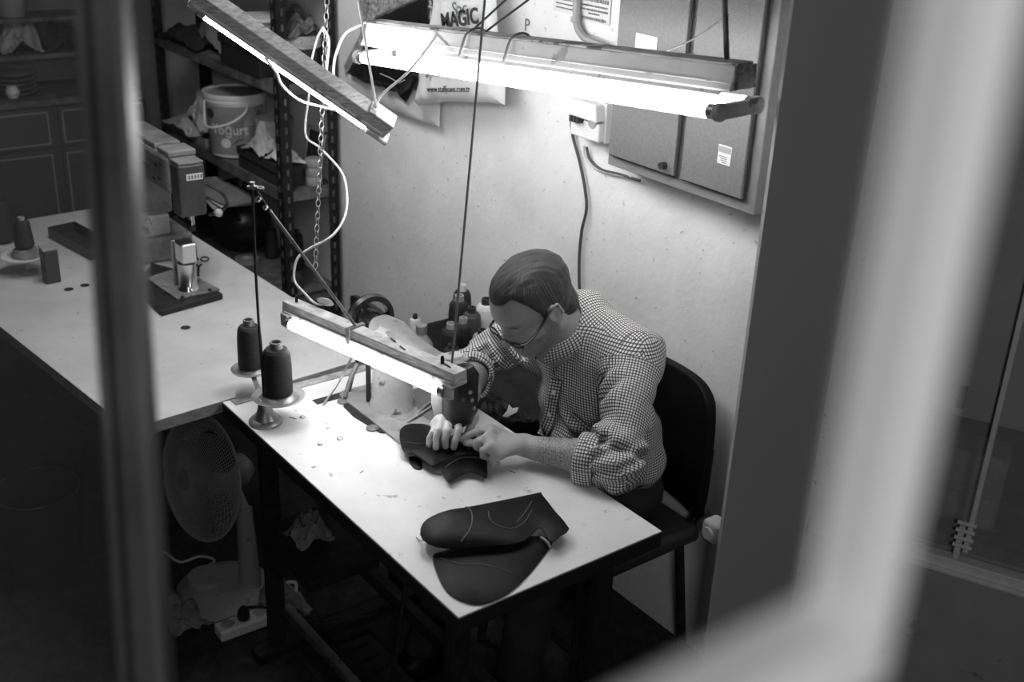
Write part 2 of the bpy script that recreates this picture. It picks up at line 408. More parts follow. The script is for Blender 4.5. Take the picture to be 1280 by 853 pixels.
# ================================================================== fluorescent lamps
def lampbox(name, base, A, B, wdn, wsd, w, h, label, housing_m, tm, two=False, tube_in=.03, tr=.0165, tdn=.038, tsd=.01, end_w=None):
    """A, B: ends of the housing's centre line; wdn: direction of its open side; wsd: sideways direction"""
    A = Vector(A); B = Vector(B); d = (B-A).normalized(); dn = Vector(wdn); dn = (dn-d*dn.dot(d)).normalized()
    sd = d.cross(dn).normalized()
    if sd.dot(Vector(wsd)) < 0: sd = -sd
    t = thing(name, base, label, 'lamp')
    hb = MB(); hw, hh = w/2, h/2
    sec = [(-hw, -hh), (-hw*.86, hh), (hw*.86, hh), (hw, -hh)] if not two else [(-hw*1.15, -hh*1.1), (-hw*1.15, -hh*.9), (-hw*.62, hh), (hw*.62, hh), (hw*1.15, -hh*.9), (hw*1.15, -hh*1.1)]
    vs = [P+sd*x-dn*y for P in (A, B) for x, y in sec]; n = len(sec)
    hb.add(vs, [tuple(range(n-1, -1, -1)), tuple(range(n, 2*n))]+[(i, (i+1) % n, n+(i+1) % n, n+i) for i in range(n)])
    ho = hb.build('housing', housing_m, t, smooth=False, bevel=.0025)
    # ridge line and end caps
    for s_ in (-1, 1):
        r_ = MB().bar(A+d*.01+sd*s_*hw*.99-dn*(-hh*.5), B-d*.01+sd*s_*hw*.99-dn*(-hh*.5), .003, .006, up=-dn); r_.build('rim', lampwhite, t, smooth=False)
    sides = [tsd] if not two else [tsd, -tsd]
    for s_ in sides:
        a = A+d*tube_in+dn*tdn+sd*s_; b = B-d*tube_in+dn*tdn+sd*s_
        tb = MB().lathe([(tr*.4, 0), (tr, .004), (tr, (b-a).length-.004), (tr*.4, (b-a).length)], a, (b-a), n=20); tb.build('tube', tm, t)['label'] = 'lit white tube'
        for P_, q in ((a, -1), (b, 1)):
            MB().cyl(P_+d*q*-.012, P_+d*q*.004, tr*1.04).build('tube_cap', steel, t)
    for P_, q in ((A, 1), (B, -1)):
        s0 = MB(); ew = (end_w or tr*2.1)
        if two:
            c = P_+d*q*(tube_in-.012)+dn*tdn
            s0.bar(c-sd*tsd, c+sd*tsd, .016, tr*2.1, up=dn)
            for s_ in (-1, 1): s0.cyl(c+sd*tsd*s_-d*.008, c+sd*tsd*s_+d*.008, tr*1.25)
        else:
            c = P_+d*q*(tube_in-.012)+dn*(hh*.6)+sd*tsd; s0.bar(c, c+dn*(tdn-hh*.6+tr*.9), .012, ew, up=d)
        s0.build('lamp_holder', lampwood if not two else lampdirty, t, bevel=.003)
    return t, A, B, d, dn, sd

# 1: lamp over the machine
A1 = at(351, 376, 'z', 1.015); B1 = at(567, 468, 'z', 1.015)
d1 = (B1-A1).normalized(); n1 = Vector((d1.y, -d1.x, 0))
A1 = A1-n1*.024-Vector((0, 0, .02)); B1 = B1-n1*.024-Vector((0, 0, .02))
L1 = lampbox('machine_lamp', (A1+B1)/2, A1, B1, (0, 0, -1), n1, .046, .036, 'short battened fluorescent lamp hanging low over the sewing machine', lampwood, tube_m, tube_in=.028, tr=.0138, tdn=.033, tsd=.024)
t = L1[0]
# battery of straps, starter plug and cable gland on top
for f_ in (.42,):
    c = A1.lerp(B1, f_); MB().bar(c-n1*.027, c+n1*.027, .012, .044).build('strap', cord_m, t, smooth=False)
st_ = MB(); c = A1.lerp(B1, .17)-n1*.035+Vector((0, 0, .03)); st_.lathe([(.0, -.004), (.018, -.003), (.022, 0), (.018, .003), (0, .004)], c, (-.45, .6, .7), n=20)
st_.build('plug', plastic_white, t)
for f_ in (.05, .9): MB().tube([A1.lerp(B1, f_)+Vector((0, 0, .018)), A1.lerp(B1, f_)+Vector((0, 0, .034)), A1.lerp(B1, f_)+Vector((.006, 0, .036)), A1.lerp(B1, f_)+Vector((.006, 0, .02))], .0025, smooth=4).build('hook', iron, t)
for f_, o_ in ((.62, .01), (.7, -.006), (.93, .0)):
    c = A1.lerp(B1, f_)-n1*o_+Vector((0, 0, .0203)); MB().bar(c-d1*.012-n1*.003, c+d1*.012+n1*.003, .0035, .0012).build('screw_slot', ink, t, smooth=False)

# 2: twin lamp by the wall
A2 = tt(468, 38, 3.0); B2 = tt(930, 96, 2.2)
L2 = lampbox('twin_tube_lamp', (A2+B2)/2, A2, B2, (0, 0, -1), (B2-A2).cross(Vector((0, 0, 1))), .072, .046, 'long sooty twin fluorescent lamp hanging in front of the wall bags and steel cabinet',
             mat('soiled_white_lamp_enamel', .72, .5, var=.1, vscale=7, spot=.6, spotv=.2, spotscale=12, tintspot=.64), tube_top, two=True, tube_in=.02, tr=.0145, tdn=.062, tsd=.060)
t = L2[0]; d2, s2 = L2[3], L2[5]
tpl = MB().bar(A2+Vector((0, 0, .025)), B2+Vector((0, 0, .025)), .05, .005); tpl.build('top_plate', lampdirty, t, smooth=False, bevel=.001)
MB().bar(B2-d2*.0+Vector((0, 0, 0)), B2+d2*.006, .066, .046).build('end_cap', lampdirty, t, smooth=False, bevel=.002)
rf = MB()
c0_, c1_ = A2+Vector((0, 0, -.01))+s2*.03, B2-d2*.02+Vector((0, 0, -.01))+s2*.03
rf.add([c0_, c1_, c1_+s2*.016-Vector((0, 0, .022)), c0_+s2*.016-Vector((0, 0, .022)), c0_-Vector((0, 0, .003)), c1_-Vector((0, 0, .003)), c1_+s2*.014-Vector((0, 0, .025)), c0_+s2*.014-Vector((0, 0, .025))],
       [(0, 1, 2, 3), (7, 6, 5, 4), (0, 4, 5, 1), (1, 5, 6, 2), (2, 6, 7, 3), (3, 7, 4, 0)])
rf.build('reflector', lampwhite, t, smooth=False)
for f_ in (.34, .47): # cord windings
    c = A2.lerp(B2, f_); w_ = MB()
    w_.tube([c+s2*.052-Vector((0, 0, .026)), c+s2*.026+Vector((0, 0, .028)), c-s2*.026+Vector((0, 0, .028)), c-s2*.052-Vector((0, 0, .026))], .003, smooth=5); w_.build('cord_winding', cord_m, t)
rg = MB(); c = A2.lerp(B2, .29)+Vector((0, 0, .027)); rg.bar(c-d2*.03, c+d2*.03, .05, .006); rg.build('rag_wrap', cloth_mid, t, bevel=.003)

# 3: lamp hanging askew at upper left
A3 = tt(243, -10, 2.55); B3 = tt(487, 160, 2.78)
wd3 = -RT*.56-UP*.83
L3 = lampbox('tilted_lamp', (A3+B3)/2, A3, B3, wd3+FW*1.15, RT*.2+FW*-1, .05, .04, 'short fluorescent lamp hanging askew in front of the shelving rack', lampwood, tube_left, tube_in=.035, tdn=.034, tsd=-.004)
t = L3[0]; d3, n3, s3 = L3[3:6]
pe = MB(); c = B3+n3*.036; pe.bar(c-d3*.045, c+d3*.02, .04, .012, up=n3); pe.build('end_plate', lampwhite, t, bevel=.005)
MB().bar(B3-d3*.07-n3*.024, B3-n3*.024, .045, .006, up=n3).build('top_plate', lampwhite, t, bevel=.002)

# ================================================================== cords, chains, cables
def cord(name, pts, r, m, label, cat='cord', smooth=8, n=8, parent=None):
    if parent: return MB().tube(pts, r, n=n, smooth=smooth).build('suspension_cord', m, parent)
    o = MB().tube(pts, r, n=n, smooth=smooth).build(name, m); origin_to(o, pts[0]); return tag(o, label, cat)
ZC = 2.70
lt = B1-d1*.028+Vector((0, 0, .03))
k = at(604, 60, 'y', lt.y+.08); 
pt = at(606, 0, 'y', lt.y+.09)
dirn = (pt-lt).normalized()
cord('hanging_string', [lt, lt.lerp(pt, .5), lt+dirn*((ZC-lt.z)/dirn.z)], .0028, cord_m, 'thin string running up from the right end of the machine lamp', smooth=0)
p_ = at(905, 0, 'z', 1.9); b_ = Vector((B2.x, B2.y, B2.z+.03))-d2*.045
cord('hanging_cord', [b_, b_+(at(906, 0, 'x', b_.x)-b_)*1.0, b_+(at(906, 0, 'x', b_.x)-b_).normalized()*.98], .0055, dark_th, '', smooth=0, parent=L2[0])
c = A2.lerp(B2, .33)+Vector((0, 0, .03))
for (px, py), lab in (((632, 0), 'left one of two dark strings slanting up from the twin lamp'), ((660, 0), 'right one of two dark strings slanting up from the twin lamp')):
    q = at(px, py, 'y', c.y+.12); e = c+(q-c).normalized()*((ZC-c.z)/((q-c).normalized().z))
    cord('hanging_string', [c, c.lerp(e, .5), e], .0028, dark_th, lab, smooth=0)
    c = A2.lerp(B2, .37)+Vector((0, 0, .03))
# thin wire passing from the lamp over the steel cabinet
cord('loose_wire', [at(828, 66, 'y', .72), at(868, 48, 'y', .8), at(905, 22, 'y', .88), at(952, -6, 'y', .97), at(985, -70, 'y', 1.0)], .0018, cable_m, 'thin pale wire crossing the steel cabinet above the twin lamp', 'wire')
# pale cord holding the tilted lamp
q = at(445, 0, 'y', (B3.y)); e = B3-d3*.06-n3*.03
dq = (at(441, -40, 'y', B3.y)-e).normalized()
cord('hanging_cord', [e, e.lerp(e+dq*.5, .5), e+dq*((ZC-e.z)/dq.z)], .0032, cable_m, '', smooth=0, parent=L3[0])
# pale flex from tilted lamp to twin lamp
cord('lamp_flex', [e+n3*.004, tt(478, 118, 2.75), tt(505, 95, 2.74), tt(524, 74, 2.73), tt(545, 45, 2.72), A2.lerp(B2, .2)+Vector((0, 0, .02))], .0032, cable_m, 'pale flex looping from the tilted lamp up to the twin lamp', 'cable')
cord('lamp_flex', [tt(458, 28, 2.78), tt(432, 42, 2.85), tt(420, 68, 2.85), tt(417, 90, 2.83), tt(420, 108, 2.76)], .0034, cable_m, 'grey flex hooking from the twin lamp end down behind the tilted lamp', 'cable')
cord('lamp_flex', [tt(331, 72, 2.60), tt(345, 90, 2.66), tt(352, 106, 2.7), tt(372, 124, 2.75), tt(395, 132, 2.78), tt(420, 138, 2.73)], .0034, cable_m, 'white flex sagging under the tilted lamp tube', 'cable')
cord('power_cable', [tt(404, 34, 2.9), tt(396, 50, 2.95), tt(388, 85, 3.0), tt(386, 120, 3.05), tt(382, 168, 3.1), tt(400, 185, 3.1), tt(425, 212, 3.05), tt(433, 235, 3.0), tt(432, 268, 2.95), tt(415, 295, 2.9), tt(385, 312, 2.9),
     tt(371, 325, 2.9), tt(368, 350, 2.9), tt(380, 366, 2.88), tt(395, 380, 2.86), A1.lerp(B1, .16)-n1*.045+Vector((0, 0, .02))], .0032, cable_m, 'long pale cable wandering from the chain down to the machine lamp', 'cable')
cord('power_cable', [tt(404, 34, 2.9), tt(411, 50, 2.9), tt(409, 80, 2.88), tt(404, 120, 2.84)], .003, cable_m, 'short pale cable loop hanging from the chain behind the tilted lamp', 'cable')
cord('hanging_strap', [at(864, -30, 'y', .95), at(872, -8, 'y', .95), at(874, 14, 'y', .95)], .005, dark_th, 'left one of two short dark strap ends dangling above the steel cabinet', 'strap')
cord('hanging_strap', [at(876, -30, 'y', .95), at(884, -6, 'y', .95), at(889, 10, 'y', .95)], .005, dark_th, 'right one of two short dark strap ends dangling above the steel cabinet', 'strap')
# the chain
ch = thing('hanging_chain', tt(404, 40, 2.93), 'steel link chain dangling in front of the rack beside the tilted lamp', 'chain')
pa, pb_ = tt(410, -30, 2.88), tt(394, 335, 3.12)
nl = 44
for i in range(nl):
    a = pa.lerp(pb_, i/nl); b = pa.lerp(pb_, (i+1.25)/nl); dr = (b-a).normalized(); u_, w_ = frame_of(dr); s_ = u_ if i % 2 else w_
    c_ = (a+b)/2; L_ = (b-a).length/2; pts = []
    for j in range(10):
        an = 2*PI*j/10; pts.append(c_+dr*L_*math.cos(an)+s_*.0065*math.sin(an))
    MB().tube(pts, .0016, n=6, closed=True).build('link', steel, ch)

# ================================================================== things on the wall
def W(px, py, o=0): return at(px, py, 'y', WY-o)
# electric cabinet
D = .11; pBL = W(752, 209, D); pBR = W(935, 269, D)
x0, x1, zb = pBL.x, pBR.x, (pBL.z+pBR.z)/2; zt = 1.98
ec = thing('electric_cabinet', ((x0+x1)/2, WY, zb), 'large grey two-door steel electric cabinet on the wall', 'cabinet')
MB().box(((x0+x1)/2, WY-D/2+.01, (zb+zt)/2), (x1-x0, D-.02, zt-zb)).build('case', panelf, ec, smooth=False, bevel=.003)
fw_ = .028; xm = at(845, 225, 'y', WY-D).x
for (a, b), pl in (((x0+fw_*.8, xm-.012), 0), ((xm+.012, x1-fw_), 1)):
    dr = MB().box(((a+b)/2, WY-D+.006, (zb+zt)/2+.006), (b-a, .012, zt-zb-2*fw_)).build('door', panelm, ec, smooth=False, bevel=.0025)
    gp_ = MB().box(((a+b)/2, WY-D+.0095, (zb+zt)/2+.006), (b-a+.008, .003, zt-zb-2*fw_+.008)); gp_.build('door_gap', ink, ec, smooth=False)
    if pl:
        MB().cyl((a+.028, WY-D, 1.62), (a+.028, WY-D-.02, 1.62), .016).build('lock', plastic_dark, dr, bevel=.002)
        q = W(906, 194, D)
        MB().box((q.x, WY-D-.001, q.z), (.04, .0012, .044)).build('sticker', paper, dr, smooth=False)
        MB().box((q.x, WY-D-.002, q.z+.012), (.036, .001, .014)).build('sticker_band', plastic_mid, dr, smooth=False)
        for kk in range(4): MB().box((q.x-.004+.002*kk, WY-D-.0022, q.z-.004-.0045*kk), (.024-.003*kk, .001, .0014)).build('sticker_line', ink_grey, dr, smooth=False)
    else:
        MB().cyl((b-.03, WY-D, zb+.055), (b-.03, WY-D-.016, zb+.055), .009).build('lock', plastic_dark, dr)
        q = W(808, 57, D)
        MB().box((q.x, WY-D-.001, q.z), (.075, .002, .05)).build('sticker', paper, dr, smooth=False)
# breaker box
p0, p1 = W(714, 120, .06), W(748, 182, .06)
bb = thing('breaker_box', ((p0.x+p1.x)/2, WY, p1.z), 'small white breaker box with dark switches beside the steel cabinet', 'breaker box')
cx, w = (p0.x+p1.x)/2, p1.x-p0.x; z0_, z1_ = p1.z, p0.z
MB().box((cx, WY-.02, (z0_+z1_)/2), (w, .04, z1_-z0_)).build('case', plastic_white, bb, smooth=False, bevel=.004)
MB().box((cx, WY-.05, z1_-.025), (w, .05, .045), taper=.8).build('upper_cover', plastic_white, bb, smooth=False, bevel=.005)
MB().box((cx, WY-.045, z0_+.03), (w*.96, .03, .05)).build('lower_cover', plastic_white, bb, smooth=False, bevel=.005)
for k in range(3): MB().box((cx-w*.3+k*.014, WY-.058, (z0_+z1_)/2+.001), (.009, .045, .016)).build('switch', ink, bb, smooth=False)
MB().cyl((cx+w*.25, WY-.035, (z0_+z1_)/2+.002), (cx+w*.25, WY-.062, (z0_+z1_)/2+.002), .018).build('cover_knob', plastic_mid, bb, bevel=.003)
def cableW(pts, r, m, lab, cat='cable', name='wall_cable', off=.012):
    return cord(name, [W(x, y, off) for x, y in pts], r, m, lab, cat)
cableW([(718, 124), (714, 145), (716, 170), (724, 200), (731, 235), (733, 262), (727, 290), (724, 330), (726, 385), (735, 460)], .0045, cable_d, 'dark cable hanging down the wall from the breaker box to behind the man')
cableW([(733, 184), (738, 200), (752, 212), (775, 218), (800, 226)], .004, cable_d, 'short dark cable from the breaker box along the cabinet bottom edge')
cableW([(730, 182), (731, 196), (742, 208), (760, 216), (790, 222)], .0035, cable_m, 'short pale cable under the breaker box at the cabinet corner')
cableW([(721, -60), (721, 0), (721, 22), (723, 36), (732, 48), (745, 54), (760, 60)], .011, plastic_mid, 'grey conduit pipe bending down the wall left of the steel cabinet', 'pipe', 'conduit_pipe', .016)
tag(origin_to(MB().cyl(W(720, 20, .016), W(721, 27, .016), .015).build('pipe_clip', plastic_mid), W(720, 20, .016)), 'round clip on the grey conduit pipe', 'clip')
# printed notices
def sheet(name, px0, px1, ztop, zbot, lab, lines, cat='notice', yaw=0, off=.004):
    a = W(px0, 20, off).x; b = W(px1, 25, off).x
    t_ = thing(name, ((a+b)/2, WY, zbot), lab, cat)
    MB().box(((a+b)/2, WY-off+.001, (ztop+zbot)/2), (b-a, .001, ztop-zbot)).build('sheet', paper, t_, smooth=False)
    for kk, (f0, f1, zz, h) in enumerate(lines):
        x = a+(b-a)*f0; m_ = MB(); rr = random.Random(kk*7+int(px0))
        while x < a+(b-a)*f1:
            wl = rr.uniform(.25, .8)*h; m_.box((x+wl/2, WY-off-.0003, zbot+zz), (wl, .0006, h*rr.uniform(.6, 1))); x += wl+h*.22
        m_.build('printed_line', ink_grey, t_, smooth=False)
zb_ = W(740, 26, .004).z
sheet('wall_notice', 691, 719, 1.9, zb_+.005, 'pale printed sheet left of the conduit pipe', [(.12, .92, .012+.011*k, .0045) for k in range(8)])
sheet('wall_notice', 724, 762, 1.9, zb_-.003, 'printed sheet with bold lines between conduit pipe and steel cabinet', [(.06, .85, .008, .009), (.3, .65, .021, .005), (.05, .9, .03, .006), (.05, .9, .041, .006), (.05, .95, .056, .011), (.1, .9, .075, .008), (.1, .9, .09, .006)])
o = text('wall_lettering', 'P', .05, ink_grey, None, W(655, 38, .002), (1, 0, 0), (0, 0, 1)); origin_to(o, W(655, 38, .002)); tag(o, 'faint dark letter on the wall right of the white bag', 'lettering')

# carrier bags hanging on the wall
def bag(name, poly, off, m, lab, cat='bag', puff=.02, seed=1):
    """poly: photo outline of the bag against the wall; built as a full, creased bag with depth"""
    t_ = thing(name, W(*poly[0], off), lab, cat)
    P = [W(x, y, off) for x, y in poly]
    import mathutils
    pts2 = [(p.x, p.z) for p in P]
    vs, fs = fill_poly(pts2, .012)
    mb = MB(); n = len(vs)
    def dist(x, z):
        return min(seg_d(x, z, pts2[i], pts2[(i+1) % len(pts2)]) for i in range(len(pts2)))
    F = []; Bk = []
    for x, z in vs:
        dd_ = dist(x, z); e_ = 1-math.exp(-dd_/.018)
        nz = noise3((x*14+seed, z*10, seed))*.012+noise3((x*40, z*22+seed, seed))*.004
        F.append(Vector((x, WY-off-e_*(puff+nz)-.001, z))); Bk.append(Vector((x, WY-off+.001, z)))
    mb.add(F+Bk, [f for f in fs]+[tuple(i+n for i in reversed(f)) for f in fs])
    bd = boundary(fs); mb.f += [(a, a+n, b+n, b) for a, b in bd]
    mb.build('bag_body', m, t_)
    tp_ = max(P, key=lambda q: q.z); nx = sum(p.x for p in P)/len(P)
    MB().cyl((nx, WY-off-puff*.6, tp_.z-.03), (nx, WY+.004, tp_.z-.025), .003).build('nail', iron, t_)
    return t_
def seg_d(x, y, a, b):
    ax, ay = a; bx, by = b; dx, dy = bx-ax, by-ay; L = dx*dx+dy*dy
    h = 0 if L == 0 else max(0, min(1, ((x-ax)*dx+(y-ay)*dy)/L)); return math.hypot(x-ax-h*dx, y-ay-h*dy)
def inside(x, y, P):
    r = False; j = len(P)-1
    for i in range(len(P)):
        if (P[i][1] > y) != (P[j][1] > y) and x < (P[j][0]-P[i][0])*(y-P[i][1])/(P[j][1]-P[i][1])+P[i][0]: r = not r
        j = i
    return r
def fill_poly(P, step):
    from mathutils.geometry import delaunay_2d_cdt
    B = []
    for i in range(len(P)):
        a, b = P[i], P[(i+1) % len(P)]; k = max(1, int(math.hypot(b[0]-a[0], b[1]-a[1])/step))
        B += [(a[0]+(b[0]-a[0])*j/k, a[1]+(b[1]-a[1])*j/k) for j in range(k)]
    I = []; xs = [p[0] for p in P]; ys = [p[1] for p in P]; y = min(ys); r = 0
    while y < max(ys):
        x = min(xs)+(step/2 if r % 2 else 0)
        while x < max(xs):
            if inside(x, y, P) and min(seg_d(x, y, P[i], P[(i+1) % len(P)]) for i in range(len(P))) > step*.45: I.append((x, y))
            x += step
        y += step*.87; r += 1
    n = len(B); v, e, f, *_ = delaunay_2d_cdt([Vector(p) for p in B+I], [(i, (i+1) % n) for i in range(n)], [list(range(n))], 1, 1e-6)
    return [(p.x, p.y) for p in v], [tuple(q) for q in f]
def boundary(fs):
    S = {}
    for f in fs:
        for i in range(len(f)): S[(f[i], f[(i+1) % len(f)])] = 1
    return [e for e in S if (e[1], e[0]) not in S]
def smooth_poly(P, k=4):
    n = len(P); out = []
    for i in range(n):
        a, b, c, d = [Vector(P[(i+j) % n]) for j in (-1, 0, 1, 2)]
        for j in range(k):
            t = j/k; out.append(tuple(.5*((2*b)+(c-a)*t+(2*a-5*b+4*c-d)*t*t+(3*b-a-3*c+d)*t**3)))
    return out
bg = bag('patterned_bag', [(447, -40), (530, -40), (525, 60), (470, 78), (433, 96), (430, 82), (452, 40)], .03, bag_pat, 'speckled plastic bag hanging behind the black one by the rack', puff=.015, seed=3)
bg = bag('plastic_wrapper', [(433, 88), (470, 96), (520, 112), (552, 96), (549, 158), (515, 147), (470, 128), (437, 112)], .03, bag_white, 'crumpled pale sheet of plastic hanging lowest, under the black bag', 'plastic sheet', puff=.012, seed=9)
bg = bag('black_bag', [(470, 20), (540, -10), (545, 50), (527, 70), (524, 96), (508, 128), (495, 118), (455, 104), (434, 92), (452, 62), (462, 40)], .055, bag_black, 'shiny black plastic carrier bag hanging left of the white one', puff=.03, seed=5)
MB().tube([W(475, 92, .1), W(487, 97, .1), W(498, 103, .1), W(506, 100, .1)], .0016, smooth=5).build('printed_mark', paper_grey, bg)
bg = bag('white_bag', [(550, -40), (618, -40), (622, 40), (632, 88), (631, 131), (612, 128), (590, 128), (560, 127), (519, 133), (526, 100), (528, 60), (540, 30)], .075, bag_white, 'white printed plastic carrier bag hanging on the wall above the string', puff=.03, seed=2)
def wtext(body, px, py, size, off, m=ink, bold=0, to=None):
    p = W(px, py, off); x_ = (W(*to, off)-p).normalized(); return text('printed_word', body, size, m, bg, p, x_, x_.cross(Vector((0, -1, 0)))*-1, thick=.0008, bold=bold)
wtext('Sac', 566, 21, .058, .118, ink_grey, to=(590, 17)); wtext('MAGIC', 552, 36, .062, .118, bold=.0016, to=(590, 30))
wtext('JEANS', 533, 91, .062, .118, ink_grey, bold=.001, to=(590, 88)); wtext('www.staffjeans.com.tr', 534, 115, .026, .118, to=(598, 115))

# white socket half hidden by the partition
so = thing('wall_socket', (.84, 1.0, .45), 'white plastic junction box low on the wall at the partition edge', 'junction box')
q = at(891, 664, 'x', .93)
MB().box((q.x, q.y+.01, q.z), (.05, .05, .055)).build('case', plastic_white, so, bevel=.008)
MB().cyl((q.x-.0, q.y-.016, q.z), (q.x, q.y-.022, q.z), .016).build('cover', plastic_white, so)
MB().box((q.x, (q.y+.035+WY)/2, q.z), (.02, WY-q.y-.035, .02)).build('mounting_arm', plastic_white, so)
so['label'] = 'white plastic junction box low at the partition edge'

# ================================================================== slotted steel rack
RX0, RX1, RY0, RY1 = -2.41, -1.24, .80, 1.03
rk = thing('shelving_rack', ((RX0+RX1)/2, .92, 0), 'black slotted-angle steel rack crammed with workshop stuff against the wall', 'shelving rack')
for x, sx in ((RX0, 1), (RX1, -1)):
    for y, sy in ((RY0, 1), (RY1, -1)):
        p = MB(); p.box((x+sx*.02, y, 1.2), (.04, .003, 2.4)); p.box((x, y+sy*.02, 1.2), (.003, .04, 2.4))
        po = p.build('post', angle_m, rk, smooth=False)
        h = MB()
        for k in range(44):
            z = .05+k*.052
            h.box((x+sx*.022, y-.0022, z), (.008, .0014, .024))
            if x == RX1: h.box((x+.0022, y+sy*.022, z+.01), (.0014, .008, .024))
        h.build('slots', shelf_m, po, smooth=False)['kind'] = 'stuff'
SZ = (.2, .455, .87, 1.265, 1.66)
for z in SZ:
    s_ = MB(); s_.box(((RX0+RX1)/2, (RY0+RY1)/2, z-.006), (RX1-RX0-.004, RY1-RY0-.006, .012))
    s_.box(((RX0+RX1)/2, RY0+.004, z-.02), (RX1-RX0-.006, .004, .04)); s_.box((RX1-.004, (RY0+RY1)/2, z-.02), (.004, RY1-RY0-.006, .04))
    s_.build('shelf', shelf_m, rk, smooth=False)

def bucket(name, x, y, z, r, h, lab, m, handle=True, taper=.86):
    t_ = thing(name, (x, y, z), lab, 'bucket')
    MB().lathe([(r*taper*.96, 0), (r*taper, .004), (r*.985, h*.86), (r*1.03, h*.865), (r*1.04, h*.9), (r*1.02, h*.93), (r*1.06, h*.935), (r*1.06, h), (r*1.0, h), (r*.97, h*.9), (r*taper*.9, .01), (.001, .008)], (x, y, z), n=40, caps=False).build('tub', m, t_)
    return t_
BX, BY = -1.83, .895; BZ = SZ[2]+.006
bk = bucket('yoghurt_bucket', BX, BY, BZ, .105, .2, 'printed white yoghurt bucket with handle on the middle rack shelf', plastic_white)
lidb = MB().lathe([(.001, .185), (.1, .187), (.101, .193), (.001, .196)], (BX, BY, BZ), n=36, caps=False); lidb.build('lid', plastic_mid, bk)
bluem = mat('yoghurt_label', .24, .5, var=.06, vscale=14)
dirc = Vector((CAM.x-BX, CAM.y-BY, 0)).normalized(); a0 = math.atan2(dirc.y, dirc.x)
def wrap(a_, z_, o_=.0012):
    rr = .105*(.86+(.985-.86)*(z_/.172))+o_; return Vector((BX+rr*math.cos(a0+a_), BY+rr*math.sin(a0+a_), BZ+z_))
def patch(name, a1, a2, z1, z2, m, o_=.0012): MB().grid(lambda u, v: wrap(a1+(a2-a1)*u, z1+(z2-z1)*v, o_), 16, 3, thick=.0008).build(name, m, bk)
patch('label_band', -2.2, .25, .012, .165, bluem); patch('text_panel', .25, 1.15, .008, .165, plastic_mid, .0014)
for k in range(9): patch('printed_line', .42, .42+.32*(.7+.3*((k*5) % 3)/2), .03+k*.0085, .034+k*.0085, ink_grey, .0026)
def wrapped_text(body, a_, z_, size, m):
    o = text('printed_word', body, size, m, None, (0, 0, 0), (1, 0, 0), (0, 1, 0), thick=.0004, bold=.0006)
    for v in o.data.vertices:
        q_ = wrap(a_+v.co.x/.1, z_+v.co.y, .003+v.co.z); v.co = q_-Vector(bk['_o'])
    o.parent = bk
bk.scale = (1.15, 1.15, 1.28)
wrapped_text('Yoğurt', -.95, .078, .045, plastic_white)
for rr_, oo_, mm_ in ((.019, .0026, plastic_white),):
    MB().grid(lambda u, v: wrap(-.42+math.cos(2*PI*u)*v*rr_/.1, .05+math.sin(2*PI*u)*v*rr_*.8, oo_), 24, 3, thick=.0008).build('printed_spoon', mm_, bk)
MB().tube([wrap(-.25, .046, .003), wrap(-.1, .052, .003), wrap(.02, .062, .003), wrap(.22, .064, .003)], .0014, smooth=4).build('spoon_handle', ink_grey, bk)
MB().grid(lambda u, v: wrap(-1.0+math.cos(2*PI*u)*v*.2, .14+math.sin(2*PI*u)*v*.016, .0026), 20, 3, thick=.0008).build('printed_emblem', ink, bk)
MB().grid(lambda u, v: wrap(.82+math.cos(2*PI*u)*v*.1, .135+math.sin(2*PI*u)*v*.015, .0034), 20, 3, thick=.0008).build('printed_leaf', ink_grey, bk)
MB().tube([wrap(-1.25, .175, .006), wrap(-1.2, .13, .014), wrap(-.95, .105, .03), wrap(-.55, .107, .038), wrap(-.1, .125, .03), wrap(.25, .15, .016), wrap(.38, .176, .006)], .0038, smooth=6).build('handle', plastic_white, bk)
b2 = bucket('plain_bucket', -1.60, .95, SZ[2]+.002, .072, .19, 'plain grey tub behind the yoghurt bucket, partly behind the rack post', plastic_mid)

def blob_sheet(name, c, rx, ry, h, m, lab, cat, seed=0, thick=.004, rot=0, amp=.5):
    """crumpled pile: a folded sheet with real thickness"""
    c = Vector(c)
    def fn(u, v):
        x = (u-.5)*2; y = (v-.5)*2; r2 = min(1, x*x*.7+y*y*.7)
        X = x*rx*math.cos(rot)-y*ry*math.sin(rot); Y = x*rx*math.sin(rot)+y*ry*math.cos(rot)
        z = h*(1-r2)*(.75+amp*noise3((x*2.2+seed, y*2.2, seed*1.7)))+h*.12*noise3((x*6+seed, y*6, 3))+.006
        return c+Vector((X+rx*.15*noise3((x*3, y*3, seed+5)), Y+ry*.15*noise3((x*3, y*3, seed+9)), max(.004, z)+thick))
    o = MB().grid(fn, 26, 22, thick=thick).build(name, m); origin_to(o, c); return tag(o, lab, cat)
def carton(name, c, d, m, lab, cat='box', rot=0, lid=True):
    t_ = thing(name, c, lab, cat); R = Matrix.Rotation(rot, 3, 'Z'); c = Vector(c)
    w = .004
    b = MB()
    for q, dd_ in (((0, -d[1]/2+w/2), (d[0], w)), ((0, d[1]/2-w/2), (d[0], w)), ((-d[0]/2+w/2, 0), (w, d[1]-2*w)), ((d[0]/2-w/2, 0), (w, d[1]-2*w))):
        b.box(c+R @ Vector((q[0], q[1], d[2]/2)), (dd_[0], dd_[1], d[2]), R)
    b.box(c+Vector((0, 0, w/2)), (d[0]-w, d[1]-w, w), R)
    b.build('box_body', m, t_, smooth=False, bevel=.001)
    if lid:
        l = MB(); l.box(c+Vector((0, 0, d[2]+w/2+.0005)), (d[0]+.004, d[1]+.004, w), R)
        l.box(c+R @ Vector((0, -d[1]/2-.004, d[2]-.012)), (d[0]+.004, w, .03), R); l.box(c+R @ Vector((d[0]/2+.004, 0, d[2]-.012)), (w, d[1]+.004, .03), R)
        l.build('lid', m, t_, smooth=False, bevel=.001)
    return t_
